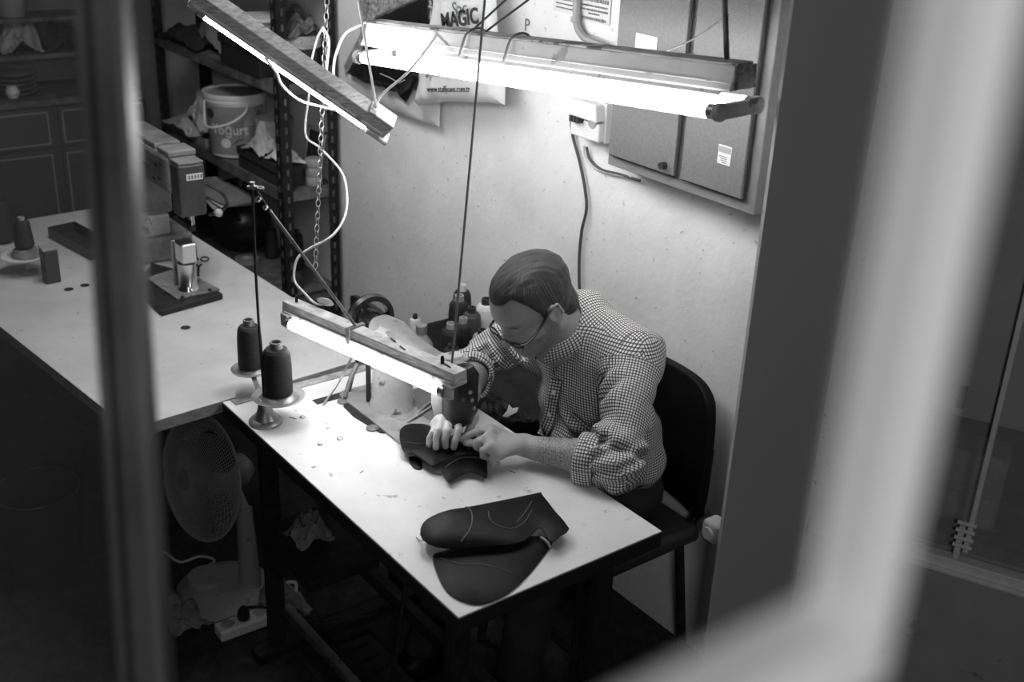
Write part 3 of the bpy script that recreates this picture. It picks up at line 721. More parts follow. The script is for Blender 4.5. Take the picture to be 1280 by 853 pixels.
# --- middle shelf (z .87)
z = SZ[2]
blob_sheet('crumpled_bag', (-2.12, .9, z+.05), .11, .08, .17, paper_grey, 'crumpled pale bag left of the yoghurt bucket', 'bag', 4, amp=.7)
blob_sheet('crumpled_paper', (-2.2, .88, z+.03), .16, .1, .06, paper_grey, 'sheaf of grubby papers left of the crumpled bag on the middle shelf', 'paper', 6)
MB_r = MB().lathe([(.012, -.004), (.02, -.004), (.02, .004), (.012, .004), (.012, -.004)], (-2.08, .79, z+.05), (.3, -1, .3), n=20, caps=False).build('tape_ring', plastic_white)
tag(origin_to(MB_r, (-2.08, .79, z+.05)), 'small white ring resting on papers before the crumpled bag', 'ring')
bx = carton('shallow_tray', (-2.16, .9, z+.002), (.38, .17, .035), cardboard, 'shallow grubby tray under the papers on the middle shelf', 'tray', lid=False)
blob_sheet('folded_newspaper', (-1.5, .85, z+.088), .08, .05, .08, paper_grey, 'crumpled printed paper right of the yoghurt bucket', 'paper', 11, amp=.9)
o = carton('storage_box', (-1.47, .86, z+.002), (.36, .09, .08), cloth_dark, 'long black box hanging below the middle shelf front', 'box')
o['label'] = 'long black box on the middle shelf front right of the yoghurt bucket'
blob_sheet('scrap_stack', (-1.33, .86, z+.088), .07, .05, .05, paper, 'pile of pale scraps at the right end of the middle shelf', 'scraps', 15, amp=.8)
t_ = thing('picture_frame', (-1.36, 1.0, z+.05), 'small dark framed board standing behind the pale scraps', 'frame')
Rf = Matrix.Rotation(-.2, 3, 'X')
MB().box((-1.36, 1.0, z+.12), (.12, .006, .14), Rf).build('board', plastic_dark, t_, smooth=False)
for q, d_ in (((-.06, 0), (.01, .012, .15)), ((.06, 0), (.01, .012, .15)), ((0, .07), (.13, .012, .01)), ((0, -.07), (.13, .012, .01))):
    MB().box(Vector((-1.36, .998, z+.12))+Rf @ Vector((q[0], 0, q[1])), d_, Rf).build('frame_side', paper_grey, t_, smooth=False)
for k in range(3):
    o = MB().lathe([(.03, 0), (.032, .004), (.032, .03), (.03, .034), (.012, .034), (.012, .0)], (0, 0, 0), n=24, caps=False).build('tape_roll', plastic_mid); o.location = (-1.28, .95, z+.002+k*.0345)
    tag(o, ('lowest', 'middle', 'topmost')[k]+' of the stacked tape rolls at the right end of the middle shelf', 'tape roll', 'tape rolls stacked on the rack')
for k in range(5):
    o = MB(); a = .1*k; R = Matrix.Rotation(.12*(k-2), 3, 'Z')
    o.box((-2.0+.012*k, .86, z-.05+.0), (.3, .13, .003), R)
# flat papers lying under the tray, on a stack of lasts between shelves
for k in range(3):
    R = Matrix.Rotation(.15*(k-1), 3, 'Z'); c_ = Vector((-1.78+.03*k, .78-.01*k, z-.135+.012*k))
    def fn(u, v, c_=c_, R=R, k=k):
        x = (u-.5)*.4; y = (v-.5)*.16; return c_+R @ Vector((x, y, .004*math.sin(x*20+k)+.012*(x*3)**2*(1 if k else .4)))
    o = MB().grid(fn, 16, 8, thick=.002).build('pattern_sheet', (paper_grey, paper, cardboard)[k]); origin_to(o, c_)
    tag(o, ('bottom grey pattern sheet of the three wedged below the middle shelf', 'pale curled pattern sheet wedged below the middle shelf', 'top brown pattern sheet wedged below the middle shelf')[k], 'pattern sheet')
# --- top visible shelf (z 1.265)
z = SZ[3]
blob_sheet('plastic_sack', (-1.95, .93, z+.005), .2, .09, .16, mat('translucent_sack', .22, .4, var=.1, vscale=12), 'bulging grey sack on the upper rack shelf', 'sack', 21, amp=.6)
o = carton('shoe_box', (-1.55, .87, z+.002), (.34, .15, .11), mat('black_card', .02, .5), 'black shoe box on the upper rack shelf behind the tilted lamp')
MB().box((-1.72, .795, z+.06), (.02, .002, .05)).build('label', paper_grey, o, smooth=False)
blob_sheet('dark_cloth_heap', (-2.15, .86, z+.004), .2, .07, .08, cloth_dark, 'dark cloth heap at the left end of the upper rack shelf', 'cloth', 23)
for k in range(6):
    R = Matrix.Rotation(.2*math.sin(k*2.1), 3, 'Z'); o = MB().box((0, 0, .006), (.2, .13, .012), R).build('shoe_pattern', (paper_grey, cardboard, paper)[k % 3], smooth=False, bevel=.001)
    o.location = (-1.52+.012*math.sin(k*3), .88, z+.122+k*.0135)
    tag(o, ('lowest', 'second lowest', 'third lowest', 'third highest', 'second highest', 'topmost')[k]+' of the flat patterns stacked on the black shoe box', 'pattern', 'patterns stacked on the shoe box')
tr_ = thing('perforated_basket', (-1.32, .92, z), 'pale perforated basket at the right end of the upper rack shelf', 'basket')
MB().grid(lambda u, v: Vector((-1.32+(.085+.01*v)*math.cos(2*PI*u)*1.0, .92+(.09+.01*v)*math.sin(2*PI*u), z+.12+.045*v)), 40, 3, thick=.002).build('rim', mat('perforated_plastic', .5, .5, var=.2, vscale=90), tr_)
MB().lathe([(.08, .0), (.085, .12), (.083, .12), (.078, .004)], (-1.32, .92, z+.002), n=32).build('basin', plastic_dark, tr_)
blob_sheet('fabric_heap', (-1.32, .92, z+.15), .085, .085, .09, mat('striped_fabric', .1, .9, var=.09, vscale=16, stretch=(6, 1, 1)), 'dark striped fabric heap inside the perforated basket', 'fabric', 31, amp=.9)
# --- lower shelf (z .455)
z = SZ[1]
def cone(name, x, y, z, r, h, m, lab, capm=plastic_dark, shape='cone', scale=1, group=None):
    t_ = thing(name, (x, y, z), lab, 'thread cone', group)
    if shape == 'cone':
        pr = [(r*.7, 0), (r*.72, .004), (r, h*.06), (r*.98, h*.2), (r*.78, h*.8), (r*.66, h*.88), (r*.3, h*.9)]
        core = [(r*.34, h*.88), (r*.34, h), (r*.24, h), (r*.24, h*.88)]
    else:
        pr = [(r*.9, 0), (r, h*.03), (r*.97, h*.6), (r*.9, h*.8), (r*.72, h*.87), (r*.4, h*.885)]
        core = [(r*.45, h*.87), (r*.43, h), (r*.3, h), (r*.28, h*.87)]
    pr2 = []
    for i in range(len(pr)-1):
        (ra, ha), (rb, hb) = pr[i], pr[i+1]; k = max(1, int((hb-ha)/.0035))
        pr2 += [(ra+(rb-ra)*j/k+(.0005 if j % 2 else 0), ha+(hb-ha)*j/k) for j in range(k)]
    pr2.append(pr[-1])
    MB().lathe(pr2, (x, y, z), n=28).build('thread', m, t_); MB().lathe(core, (x, y, z), n=20, caps=False).build('core', capm, t_)
    return t_
qk = at(340, 322, 'z', z); cone('thread_cone', qk.x, qk.y, z, .03, .14, black_th, 'black thread cone standing right of the jug on the low shelf')
qk = at(393, 326, 'z', z); cone('thread_cone', qk.x, qk.y, z, .028, .15, white_th, 'white thread cone alone at the right end of the low rack shelf')
qk = at(318, 310, 'z', z); cone('thread_cone', qk.x, qk.y, z, .03, .15, dark_th, 'charcoal thread cone between jug and black cones on the low shelf')
cone('thread_cone', -1.5, .98, z, .028, .17, black_th, 'black thread cone at the back of the low rack shelf')
t_ = thing('clay_jug', (-1.86, .91, z), 'dark round-bellied jug on the low rack shelf', 'jug')
MB().lathe([(.07, 0), (.1, .03), (.125, .1), (.12, .16), (.085, .21), (.06, .235), (.062, .27), (.072, .285), (.066, .285), (.052, .25), (.001, .24)], (-1.86, .91, z), n=40).build('belly', jugm, t_)
MB().tube([(-1.795, .87, z+.27), (-1.75, .84, z+.25), (-1.74, .83, z+.2), (-1.755, .85, z+.16)], .009, smooth=6).build('handle', jugm, t_)
t_ = thing('tape_reel', (-1.68, .84, z), 'flat reel of tape lying on the low shelf in front of the jug', 'reel')
MB().lathe([(.02, 0), (.05, 0), (.05, .018), (.02, .018), (.02, 0)], (-1.68, .84, z+.001), n=30, caps=False).build('tape', plastic_mid, t_)
MB().lathe([(.012, 0), (.02, 0), (.02, .02), (.012, .02), (.012, 0)], (-1.68, .84, z+.001), n=24, caps=False).build('core', paper, t_)
carton('drawer_box', (-2.2, .9, z+.002), (.32, .16, .14), cloth_dark, 'long dark box at the left of the low rack shelf')
carton('drawer_box', (-1.62, .87, .203), (.6, .13, .17), mat('grey_wood_box', .1, .8, var=.05, vscale=12), 'grey wooden box on the lowest rack shelf under the thread cones', lid=False)
blob_sheet('rag', (-2.15, .88, .203), .16, .08, .1, cloth_dark, 'dark rag bundle on the lowest rack shelf', 'rag', 41)

# ================================================================== cabinet against the left wall, seen through the pane
cb = thing('panelled_cabinet', (-2.75, .1, 0), 'dark panelled cabinet against the far left wall', 'cabinet')
cabm = mat('dark_cabinet_paint', .07, .45, var=.015, vscale=6); trimm = mat('worn_panel_trim', .26, .6)
XF = -2.62; zt_ = at(30, 133, 'x', XF).z
MB().box((-2.8, .0, zt_/2), (.36, 1.55, zt_)).build('carcass', cabm, cb, smooth=False)
def door(y0, y1, z0, z1):
    d_ = MB().box((XF+.006, (y0+y1)/2, (z0+z1)/2), (.012, y1-y0-.01, z1-z0-.01)).build('door', cabm, cb, smooth=False, bevel=.002)
    m_ = .022
    for a, b in (((y0+m_, z0+m_), (y1-m_, z0+m_)), ((y1-m_, z0+m_), (y1-m_, z1-m_)), ((y1-m_, z1-m_), (y0+m_, z1-m_)), ((y0+m_, z1-m_), (y0+m_, z0+m_))):
        MB().bar((XF+.014, a[0], a[1]), (XF+.014, b[0], b[1]), .006, .005, up=(1, 0, 0)).build('moulding', trimm, d_, smooth=False)
    return d_
ya = at(68, 150, 'x', XF).y; zr = at(30, 189, 'x', XF).z; wdt = .42
for k in range(4):
    y1 = ya+wdt*(1-k)+.0; y0 = y1-wdt
    if y0 < -.8: continue
    door(y0+.01, y1-.01, zr, zt_-.01); door(y0+.01, y1-.01, .08, zr-.005)
MB().box((-2.79, .0, zt_+.012), (.4, 1.6, .024)).build('cabinet_top', shelf_m, cb, smooth=False)
# things standing on the cabinet and the board above
XS = -2.74; zz = zt_+.025
def onx(px, py): return at(px, py, 'x', XS)
for k in range(5):
    q = onx(20, 112); o = MB().lathe([(.02, 0), (.06, .004), (.085, .016), (.087, .019), (.06, .009), (.001, .006)], (0, 0, 0), n=30, caps=False).build('saucer', plastic_mid)
    o.location = (XS, q.y, zz+k*.02+.002); tag(o, ('lowest', 'second', 'middle', 'fourth', 'topmost')[k]+' grey dish of the stack on the left cabinet', 'dish', 'dishes stacked on the cabinet')
q = onx(12, 60); zs = at(20, 68, 'x', XS).z
o = MB().box((XS-.02, q.y-.1, zs), (.24, .95, .02)).build('wall_shelf', shelf_m, smooth=False, bevel=.002); tag(origin_to(o, (XS, q.y-.1, zs)), 'board shelf on the left wall above the stacked dishes', 'shelf')
q = onx(22, 48); blob_sheet('plastic_bundle', (XS, q.y, zs+.01), .07, .085, .14, plastic_mid, 'crumpled clear plastic bundle on the left wall shelf', 'bundle', 51, amp=.9)
q = onx(60, 48); blob_sheet('dark_bundle', (XS, q.y+.06, zs+.01), .07, .09, .12, cloth_dark, 'dark bundle on the left wall shelf beside the plastic one', 'bundle', 55)
q = onx(20, 10); o = bucket('white_tub', XS, q.y-.02, zs+.16, .06, .1, 'pale tub highest on the left wall, above the plastic bundle', plastic_mid)
o = MB().box((XS-.02, q.y-.02, zs+.151), (.2, .6, .016)).build('wall_shelf', shelf_m, smooth=False); tag(origin_to(o, (XS, q.y, zs+.15)), 'upper short board on the left wall carrying the pale tub', 'shelf')
q = onx(10, 119); o = MB().lathe([(.001, -.03), (.02, -.024), (.03, 0), (.02, .024), (.001, .03)], (0, 0, 0), n=20, caps=False).build('wax_ball', plastic_white); o.location = (XS+.08, q.y, zz+.03)
tag(o, 'pale round ball lying before the dishes on the left cabinet', 'ball')

# ================================================================== sewing machine on the near table
MZ = TZ
sm_ = thing('sewing_machine', (.3, .355, MZ), 'old chipped industrial sewing machine on the near table under the low lamp', 'sewing machine')
bed = [(.135, .262), (.60, .258), (.612, .27), (.612, .43), (.60, .442), (.14, .446), (.118, .43), (.118, .28)]
MB().prism(bed, MZ+.0005, MZ+.007).build('bed_plate', bedm, sm_, smooth=False, bevel=.0015)
bl = MB(); bl.box((.535, .357, MZ+.0085), (.06, .035, .003)); bl.build('needle_plate', steel, sm_, smooth=False, bevel=.001)
for x, y in ((.165, .262), (.33, .25)):
    MB().lathe([(.016, 0), (.016, .003), (.01, .005), (.001, .005)], (x, y-.004, MZ+.001), n=18, caps=False).build('hinge_plate', cast, sm_)
MB().prism([(.16, .262), (.19, .244), (.25, .238), (.36, .25), (.37, .262)], MZ+.0005, MZ+.0025).build('cutout_shadow_plate', iron, sm_, smooth=False)
pl = MB(); pl.lathe([(.060, 0), (.056, .012), (.052, .03), (.050, .1), (.050, .16), (.046, .2), (.03, .22), (.001, .222)], (.255, .35, MZ+.007), n=36, caps=False); pl.build('pillar', enamel, sm_)
MB().box((.215, .303, MZ+.09), (.012, .004, .16), Matrix.Rotation(.7, 3, 'Z')).build('pillar_cover_strip', iron, sm_, smooth=False)
ar = MB()
secs = [(.19, .036, .04, .95), (.25, .044, .045, .95), (.33, .03, .034, .95), (.43, .028, .032, .95), (.50, .034, .04, .955), (.54, .036, .044, .95)]
vs = []; n = 20
for x, ry, rz, zc in secs:
    for i in range(n):
        a = 2*PI*i/n; c_, s_ = math.cos(a), math.sin(a); e_ = .7
        vs.append((x, .355+ry*math.copysign(abs(c_)**e_, c_), zc+rz*math.copysign(abs(s_)**e_, s_)))
fs = [(k*n+i, k*n+(i+1) % n, (k+1)*n+(i+1) % n, (k+1)*n+i) for k in range(len(secs)-1) for i in range(n)]+[tuple(range(n)), tuple((len(secs)-1)*n+i for i in range(n))]
ar.add(vs, fs); ar.build('arm', mat('grimy_arm_enamel', .2, .45, var=.07, vscale=14, spot=.8, spotv=.04, spotscale=20, tintspot=.6), sm_)
hd = MB()
def rsec(cx, cy, rx, ry, z, n=24, e=.6):
    return [(cx+rx*math.copysign(abs(math.cos(2*PI*i/n))**e, math.cos(2*PI*i/n)), cy+ry*math.copysign(abs(math.sin(2*PI*i/n))**e, math.sin(2*PI*i/n)), z) for i in range(n)]
def stackz(m, S, n=24):
    vs = [v for s in S for v in s]; fs = [(k*n+i, k*n+(i+1) % n, (k+1)*n+(i+1) % n, (k+1)*n+i) for k in range(len(S)-1) for i in range(n)]+[tuple(range(n-1, -1, -1)), tuple((len(S)-1)*n+i for i in range(n))]
    m.add(vs, fs)
stackz(hd, [rsec(.502, .355, .014, .026, .832), rsec(.502, .355, .022, .036, .845), rsec(.502, .355, .025, .044, .88), rsec(.502, .355, .026, .044, .99), rsec(.502, .355, .018, .03, 1.0)])
hd.build('head_casting', enamel, sm_)
fp = MB(); stackz(fp, [rsec(.534, .360, .010, .018, .826), rsec(.535, .360, .024, .032, .838), rsec(.538, .360, .031, .041, .87), rsec(.538, .360, .031, .042, .965), rsec(.538, .360, .02, .03, .985)])
fp.build('face_plate', iron_worn, sm_)
MB().cyl((.545, .357, .80), (.545, .357, .83), .0045).build('needle_bar', chrome, sm_)
MB().cyl((.545, .357, .772), (.545, .357, .80), .001, .0016, n=8).build('needle', chrome, sm_)
MB().cyl((.533, .357, .785), (.533, .357, .835), .004).build('presser_bar', chrome, sm_)
pf = MB(); pf.box((.538, .352, .7865), (.016, .024, .003)); pf.box((.536, .359, .792), (.01, .008, .012)); pf.build('presser_foot', chrome, sm_, smooth=False)
tk = MB()
for k in range(3): tk.cyl((.566, .378+k*.006-.012, .93-.022*k), (.572, .378+k*.006-.012, .93-.022*k), .005, n=14)
tk.build('tension_discs', steel, sm_)
hw = MB(); hw.lathe([(.052, -.012), (.066, -.012), (.07, 0), (.066, .012), (.052, .012), (.05, 0), (.052, -.012)], (.105, .375, .945), (1, 0, 0), n=36, caps=False)
hw.cyl((.085, .375, .945), (.19, .365, .955), .018); hw.cyl((.09, .375, .945), (.12, .375, .945), .026)
for k in range(3):
    a = 2*PI*k/3; hw.bar((.105, .375, .945), (.105, .375+.058*math.cos(a), .945+.058*math.sin(a)), .012, .01, up=(1, 0, 0))
hw.build('handwheel', iron_worn, sm_)
MB().tube([(.14, .43, .93), (.15, .41, .82), (.135, .40, .75)], .0045, smooth=4).build('drive_belt', rubber, sm_)
MB().tube([(.14, .335, .91), (.13, .31, .82), (.13, .29, .75)], .0045, smooth=4).build('drive_belt', rubber, sm_)
MB().tube([at(443, 440, 'x', .1), at(425, 475, 'x', .1), at(404, 507, 'z', TZ)], .0032, smooth=4).build('thread_rod', steel, sm_)
bw_ = MB(); bw_.tube([at(447, 455, 'x', .14), at(438, 475, 'x', .15), at(431, 497, 'z', TZ+.01)], .006, smooth=4); bw_.build('winder_arm', cast, sm_)
# snips on the bed, scrap underneath
sc_ = thing('thread_snips', at(530, 515, 'z', MZ+.012), 'steel thread snips lying on the machine bed beside the hand', 'snips')
a_, b_ = at(509, 528, 'z', MZ+.012), at(549, 498, 'z', MZ+.014); u_ = (b_-a_); v_ = Vector((-u_.y, u_.x, 0)).normalized()
for s_ in (-1, 1):
    m_ = MB(); m_.tube([a_, a_+u_*.35+v_*.004*s_, a_+u_*.7+v_*.008*s_, b_+v_*.0015*s_], lambda k: .001+.003*math.sin(PI*min(1, k*1.1+.05)), n=8, smooth=5); m_.build('blade', steel, sc_)
MB().tube([b_+v_*.009*math.cos(a)+u_.normalized()*(.009*math.sin(a)+.004)+Vector((0, 0, .001)) for a in [2*PI*i/12 for i in range(12)]], .0015, n=6, closed=True).build('finger_loop', steel, sc_)
sp = [at(x, y, 'z', MZ+.008) for x, y in ((517, 488), (538, 478), (556, 505), (541, 527), (532, 522), (524, 515), (520, 505))]
vs, fs = fill_poly([(p.x, p.y) for p in sp], .008)
def flat_piece(name, px, z, m, th=.0015, step=.008, hf=None, z0=None):
    P = [at(x, y, 'z', z) for x, y in px]; P2 = smooth_poly([(p.x, p.y) for p in P], 1) if False else [(p.x, p.y) for p in P]
    vs, fs = fill_poly(P2, step); n = len(vs); mb = MB()
    h = [(hf(x, y, min(seg_d(x, y, P2[i], P2[(i+1) % len(P2)]) for i in range(len(P2)))) if hf else 0) for x, y in vs]
    mb.add([(x, y, z+hh+th) for (x, y), hh in zip(vs, h)]+[(x, y, z+hh) for (x, y), hh in zip(vs, h)], list(fs)+[tuple(i+n for i in reversed(f)) for f in fs])
    mb.f += [(a, a+n, b+n, b) for a, b in boundary(fs)]
    return mb
o = flat_piece('x', ((517, 488), (538, 478), (556, 505), (541, 527), (532, 522), (524, 515), (520, 505)), MZ+.0075, None).build('leather_scrap', mat('grey_suede', .13, .9, var=.02))
origin_to(o, sp[0]); tag(o, 'ragged dark suede scrap under the snips on the machine bed', 'scrap')

# ---------------------------------------------------------------- leather uppers
PBV = {}
def upper_piece(name, px, z, hf, m, th=.0022, step=.009, k=4):
    from mathutils.bvhtree import BVHTree
    pp = smooth_poly([tuple(p) for p in px], k); mb = flat_piece(name, pp, z, m, th, step, hf)
    PBV[hf] = BVHTree.FromPolygons(mb.v, mb.f); return mb
lu = thing('shoe_upper', at(610, 690, 'z', TZ), 'pair of stitched dark leather shoe uppers lying at the front corner of the near table', 'shoe upper')
def edge_tube(px, z, hf, r, name, parent, m, k=4):
    pp = smooth_poly(px, k); P = [at(x, y, 'z', z) for x, y in pp]
    return None
low = [(541, 697), (548, 722), (560, 742), (578, 753), (600, 757), (622, 750), (642, 738), (664, 716), (684, 690), (690, 676), (660, 672), (600, 680), (556, 690)]
hlow = lambda x, y, d: .012*(1-math.exp(-d/.03))+.0005
upper_piece('x', low, TZ+.001, hlow, leather).build('lower_vamp', leather, lu)
cxy = at(700, 655, 'z', TZ+.02)
topp = [(525, 676), (529, 662), (541, 653), (560, 646), (580, 643), (610, 637), (645, 630), (673, 624), (677, 626), (694, 648), (711, 669), (700, 678), (688, 686), (676, 668), (668, 672), (655, 684), (630, 690), (600, 692), (560, 694), (535, 688)]
def htop(x, y, d):
    e = 1-math.exp(-d/.02); fold = .010*math.sin(((x-.75)*9+(y-.1)*14))*e
    return .014+.012*e+fold*.6
upper_piece('x', topp, TZ+.012, htop, leather, k=2, step=.008).build('upper_vamp', leather, lu)
def seam(px, z, hf, parent, r=.0012, name='seam', m=leather_edge):
    P = [at(x, y, 'z', z) for x, y in px]; P = catmull(P, 6)
    Q = [PBV[hf].ray_cast(Vector((p.x, p.y, 2)), Vector((0, 0, -1)))[0] for p in P]; P = [q+Vector((0, 0, r*.35)) for q in Q if q is not None]
    if len(P) < 2: return
    MB().tube(P, r, n=6).build(name, m, parent)
seam([(582, 645), (588, 655), (590, 668), (586, 680), (576, 690)], TZ+.012, htop, lu, .0016)
seam([(610, 655), (612, 665), (622, 672), (640, 674), (655, 664), (664, 650)], TZ+.012, htop, lu)
seam([(664, 638), (656, 652), (645, 666)], TZ+.012, htop, lu)
seam([(550, 702), (575, 712), (605, 714), (640, 722)], TZ+.001, hlow, lu, .0012)
stp = MB(); a_, b_ = at(676, 672, 'z', TZ+.03), at(688, 684, 'z', TZ+.02); stp.tube([a_, a_.lerp(b_, .5)+Vector((0, 0, .004)), b_], .003, n=8, smooth=4); stp.build('rolled_edge', mat('rubbed_leather_edge', .3, .5), lu)
MB().tube([at(520, 672, 'z', TZ+.004), at(524, 676, 'z', TZ+.002), at(529, 676, 'z', TZ+.012)], .0008, smooth=4).build('thread_end', black_th, lu)

wu = thing('shoe_upper', at(560, 575, 'z', TZ+.008), 'dark leather shoe upper being stitched under the needle and held by both hands', 'shoe upper')
zb = TZ+.01
toe = [(500, 556), (500, 545), (507, 538), (520, 536), (535, 538), (552, 548), (560, 560), (548, 566), (530, 570), (512, 574), (503, 568)]
htoe = lambda x, y, d: .012+.005*(1-math.exp(-d/.015))
upper_piece('x', toe, zb, htoe, leather, step=.006).build('toe_piece', leather, wu)
mid = [(513, 571), (530, 566), (548, 558), (570, 550), (585, 549), (600, 556), (612, 566), (606, 578), (590, 576), (570, 578), (550, 586), (540, 590), (526, 580)]
hmid = lambda x, y, d: .014+.009*(1-math.exp(-d/.014))
upper_piece('x', mid, zb, hmid, leather, step=.006).build('vamp', leather, wu)
qt = [(552, 588), (570, 576), (590, 572), (607, 578), (609, 588), (608, 600), (598, 596), (586, 593), (574, 598), (561, 605), (556, 597)]
hqt = lambda x, y, d: .004+.008*(1-math.exp(-d/.02))
upper_piece('x', qt, zb, hqt, leather, step=.006).build('quarter', leather, wu)
bt = [(512, 572), (526, 574), (527, 586), (519, 586), (513, 580)]
upper_piece('x', bt, TZ+.002, lambda x, y, d: .004*(1-math.exp(-d/.01)), leather, step=.005).build('tongue_end', leather, wu)
seam([(556, 590), (568, 581), (582, 577), (600, 578)], zb, hqt, wu, .0012)
seam([(572, 551), (580, 560), (586, 572)], zb, hmid, wu, .0016)
seam([(503, 560), (520, 563), (540, 562)], zb, htoe, wu, .0008)
seam([(506, 573), (516, 574), (530, 571)], zb, htoe, wu, .0012)

# ---------------------------------------------------------------- thread stand and cones
tsb = Vector((.158, .043, TZ))
ts = thing('thread_stand', tsb, 'two-disc thread stand with tall thin rod on the left corner of the near table', 'thread stand')
standm = mat('tarnished_stand_metal', .3, .4, metal=.6, var=.12, vscale=14)
MB().lathe([(.041, 0), (.041, .006), (.036, .012), (.03, .014), (.02, .03), (.016, .05), (.02, .062), (.012, .066), (.001, .066)], tsb, n=32, caps=False).build('foot', standm, ts)
MB().tube([tsb+Vector((0, 0, .05)), tsb+Vector((-.008, -.001, .35)), tsb+Vector((-.004, 0, .595))], .0036, n=8, smooth=4).build('rod', iron, ts)
topR = tsb+Vector((-.004, 0, .60))
D1 = at(348, 497, 'z', TZ+.062); D2 = at(314, 463, 'z', TZ+.062)
for Dd, r in ((D1, .065), (D2, .052)):
    MB().lathe([(.001, -.002), (r*.5, -.001), (r*.97, .003), (r, .006), (r*.97, .0065), (r*.72, .0025), (r*.62, .008), (r*.5, .012), (.001, .012)], Dd, n=40, caps=False).build('disc', standm, ts)
    MB().bar(tsb+Vector((0, 0, .055)), Dd-Vector((0, 0, .006)), .012, .004).build('arm', standm, ts, smooth=False)
tp = MB(); tp.bar(topR-RT*.012, topR+RT*.012, .012, .006); tp.cyl(topR+Vector((0, 0, -.005)), topR+Vector((0, 0, .012)), .006); tp.lathe([(.006, -.002), (.009, -.002), (.009, .002), (.006, .002), (.006, -.002)], topR+RT*.018+Vector((0, 0, -.002)), (0, 0, 1), n=14, caps=False)
tp.build('thread_guide', steel, ts)
cone('thread_cone', D1.x, D1.y, D1.z+.012, .036, .138, black_th, 'black thread cone on the front disc of the thread stand', standm, 'tub')
cone('thread_cone', D2.x, D2.y, D2.z+.012, .032, .13, black_th, 'black thread cone on the back disc of the thread stand, left of the other', standm, 'tub')
lampmid = A1.lerp(B1, .42)+Vector((0, 0, .022))
jt = topR.lerp(lampmid, .16)
o = thing('support_rod', topR, 'slanting rod from the thread stand top down to the machine lamp', 'rod')
MB().tube([topR+Vector((.0, 0, .008)), jt], .0026, n=8).build('upper_wire', iron, o)
MB().tube([jt, lampmid, lampmid+(lampmid-jt).normalized()*.02], .004, n=8).build('rod', mat('worn_rod', .22, .4, metal=.5, var=.1, vscale=30), o)
for f_ in (.06, .12): MB().lathe([(.001, -.007), (.006, -.004), (.006, .004), (.001, .007)], topR.lerp(lampmid, f_)+Vector((0, 0, -.006)), (.3, .4, .6), n=12, caps=False).build('clip', steel, o)

# ---------------------------------------------------------------- low bench with thread cones behind the machine
BZ_ = .62
bn = thing('low_bench', (-.05, .85, 0), 'low dark bench against the wall carrying the crowd of thread cones', 'bench')
MB().box((-.06, .82, BZ_-.012), (.74, .38, .024)).build('top', mat('dark_bench_top', .012, .8, var=.008, vscale=16, spec=.15), bn, smooth=False, bevel=.003)
MB().box((-.06, .835, BZ_-.10), (.70, .33, .15)).build('drawer_case', cloth_dark, bn, smooth=False)
for x in (-.39, .27):
    for y in (.68, .97): MB().box((x, y, (BZ_-.02)/2), (.03, .03, BZ_-.026)).build('leg', iron, bn, smooth=False)
specs = [((578, 356), .17, .026, black_th, plastic_white, 'black thread cone with white core standing tallest against the wall'),
         ((574, 369), .165, .028, black_th, plastic_mid, 'black thread cone with broad grey core, left and just below the white-cored one'),
         ((590, 384), .155, .026, dark_th, plastic_dark, 'charcoal thread cone between the black cones and the tall white cone'),
         ((579, 397), .15, .024, black_th, plastic_mid, 'black thread cone with pale core in the middle of the bench crowd'),
         ((608, 373), .165, .029, white_th, plastic_dark, 'tall white thread cone with black core beside the man’s forehead'),
         ((564, 404), .145, .027, black_th, plastic_mid, 'black thread cone crossed by the lamp string on the bench'),
         ((603, 412), .125, .027, mat('striped_thread', .2, .5, var=.16, vscale=18, stretch=(1, 1, 8)), plastic_dark, 'grey glossy thread cone at the right front of the bench crowd'),
         ((625, 404), .13, .026, white_th, plastic_white, 'white thread cone seen through the man’s glasses'),
         ((519, 393), .135, .019, mat('crumpled_white_thread', .6, .7, var=.15, vscale=60), plastic_dark, 'slim white spool with black cap behind the bottle')]
for (px, py), h, r, m_, cm, lab in specs:
    r *= 1.2
    q = at(px, py, 'z', BZ_+h); cone('thread_cone', q.x, min(q.y, WY-r-.004), BZ_, r, h, m_, lab, cm, 'tub' if 'slim' not in lab else 'cone')
q = at(565, 426, 'z', BZ_+.10); cone('thread_cone', q.x+.03, q.y-.02, BZ_, .028, .105, black_th, 'short black thread cone lowest in front on the bench', plastic_dark, 'tub')
q = at(527, 407, 'z', BZ_+.135)
bo = thing('oil_bottle', (q.x, q.y, BZ_), 'clear plastic oil bottle with grey cap behind the machine lamp', 'bottle')
MB().lathe([(.001, 0), (.034, 0), (.036, .01), (.036, .07), (.03, .085), (.016, .105), (.0145, .112), (.0145, .118), (.001, .118)], (q.x, q.y, BZ_), n=30, caps=False).build('bottle_body', mat('hazy_plastic', .6, .12, alpha=.55, spec=.6), bo)
MB().lathe([(.001, .112), (.0175, .112), (.0175, .135), (.015, .138), (.001, .138)], (q.x, q.y, BZ_), n=24, caps=False).build('cap', mat('grey_cap', .22, .5), bo)
MB().lathe([(.001, .002), (.033, .003), (.033, .05), (.001, .05)], (q.x, q.y, BZ_), n=24, caps=False).build('oil', mat('oil', .45, .2), bo)
MB().cyl((q.x+.03, q.y-.04, BZ_+.0), (q.x+.035, q.y-.05, BZ_+.13), .002, n=8).build('white_stick', plastic_white, bo)
blob_sheet('leather_offcuts', (.22, .70, BZ_+.002), .1, .06, .05, leather, 'heap of black leather offcuts on the bench beside the man’s right arm', 'offcuts', 61)
qq = at(638, 513, 'z', BZ_+.058)
o = flat_piece('x', ((628, 521), (634, 514), (636, 506), (640, 511), (648, 510), (646, 516), (634, 522)), BZ_+.062, None, step=.01).build('paper_scrap', plastic_white); origin_to(o, qq)
tag(o, 'small white scrap on the black offcuts by the man’s right sleeve', 'scrap')
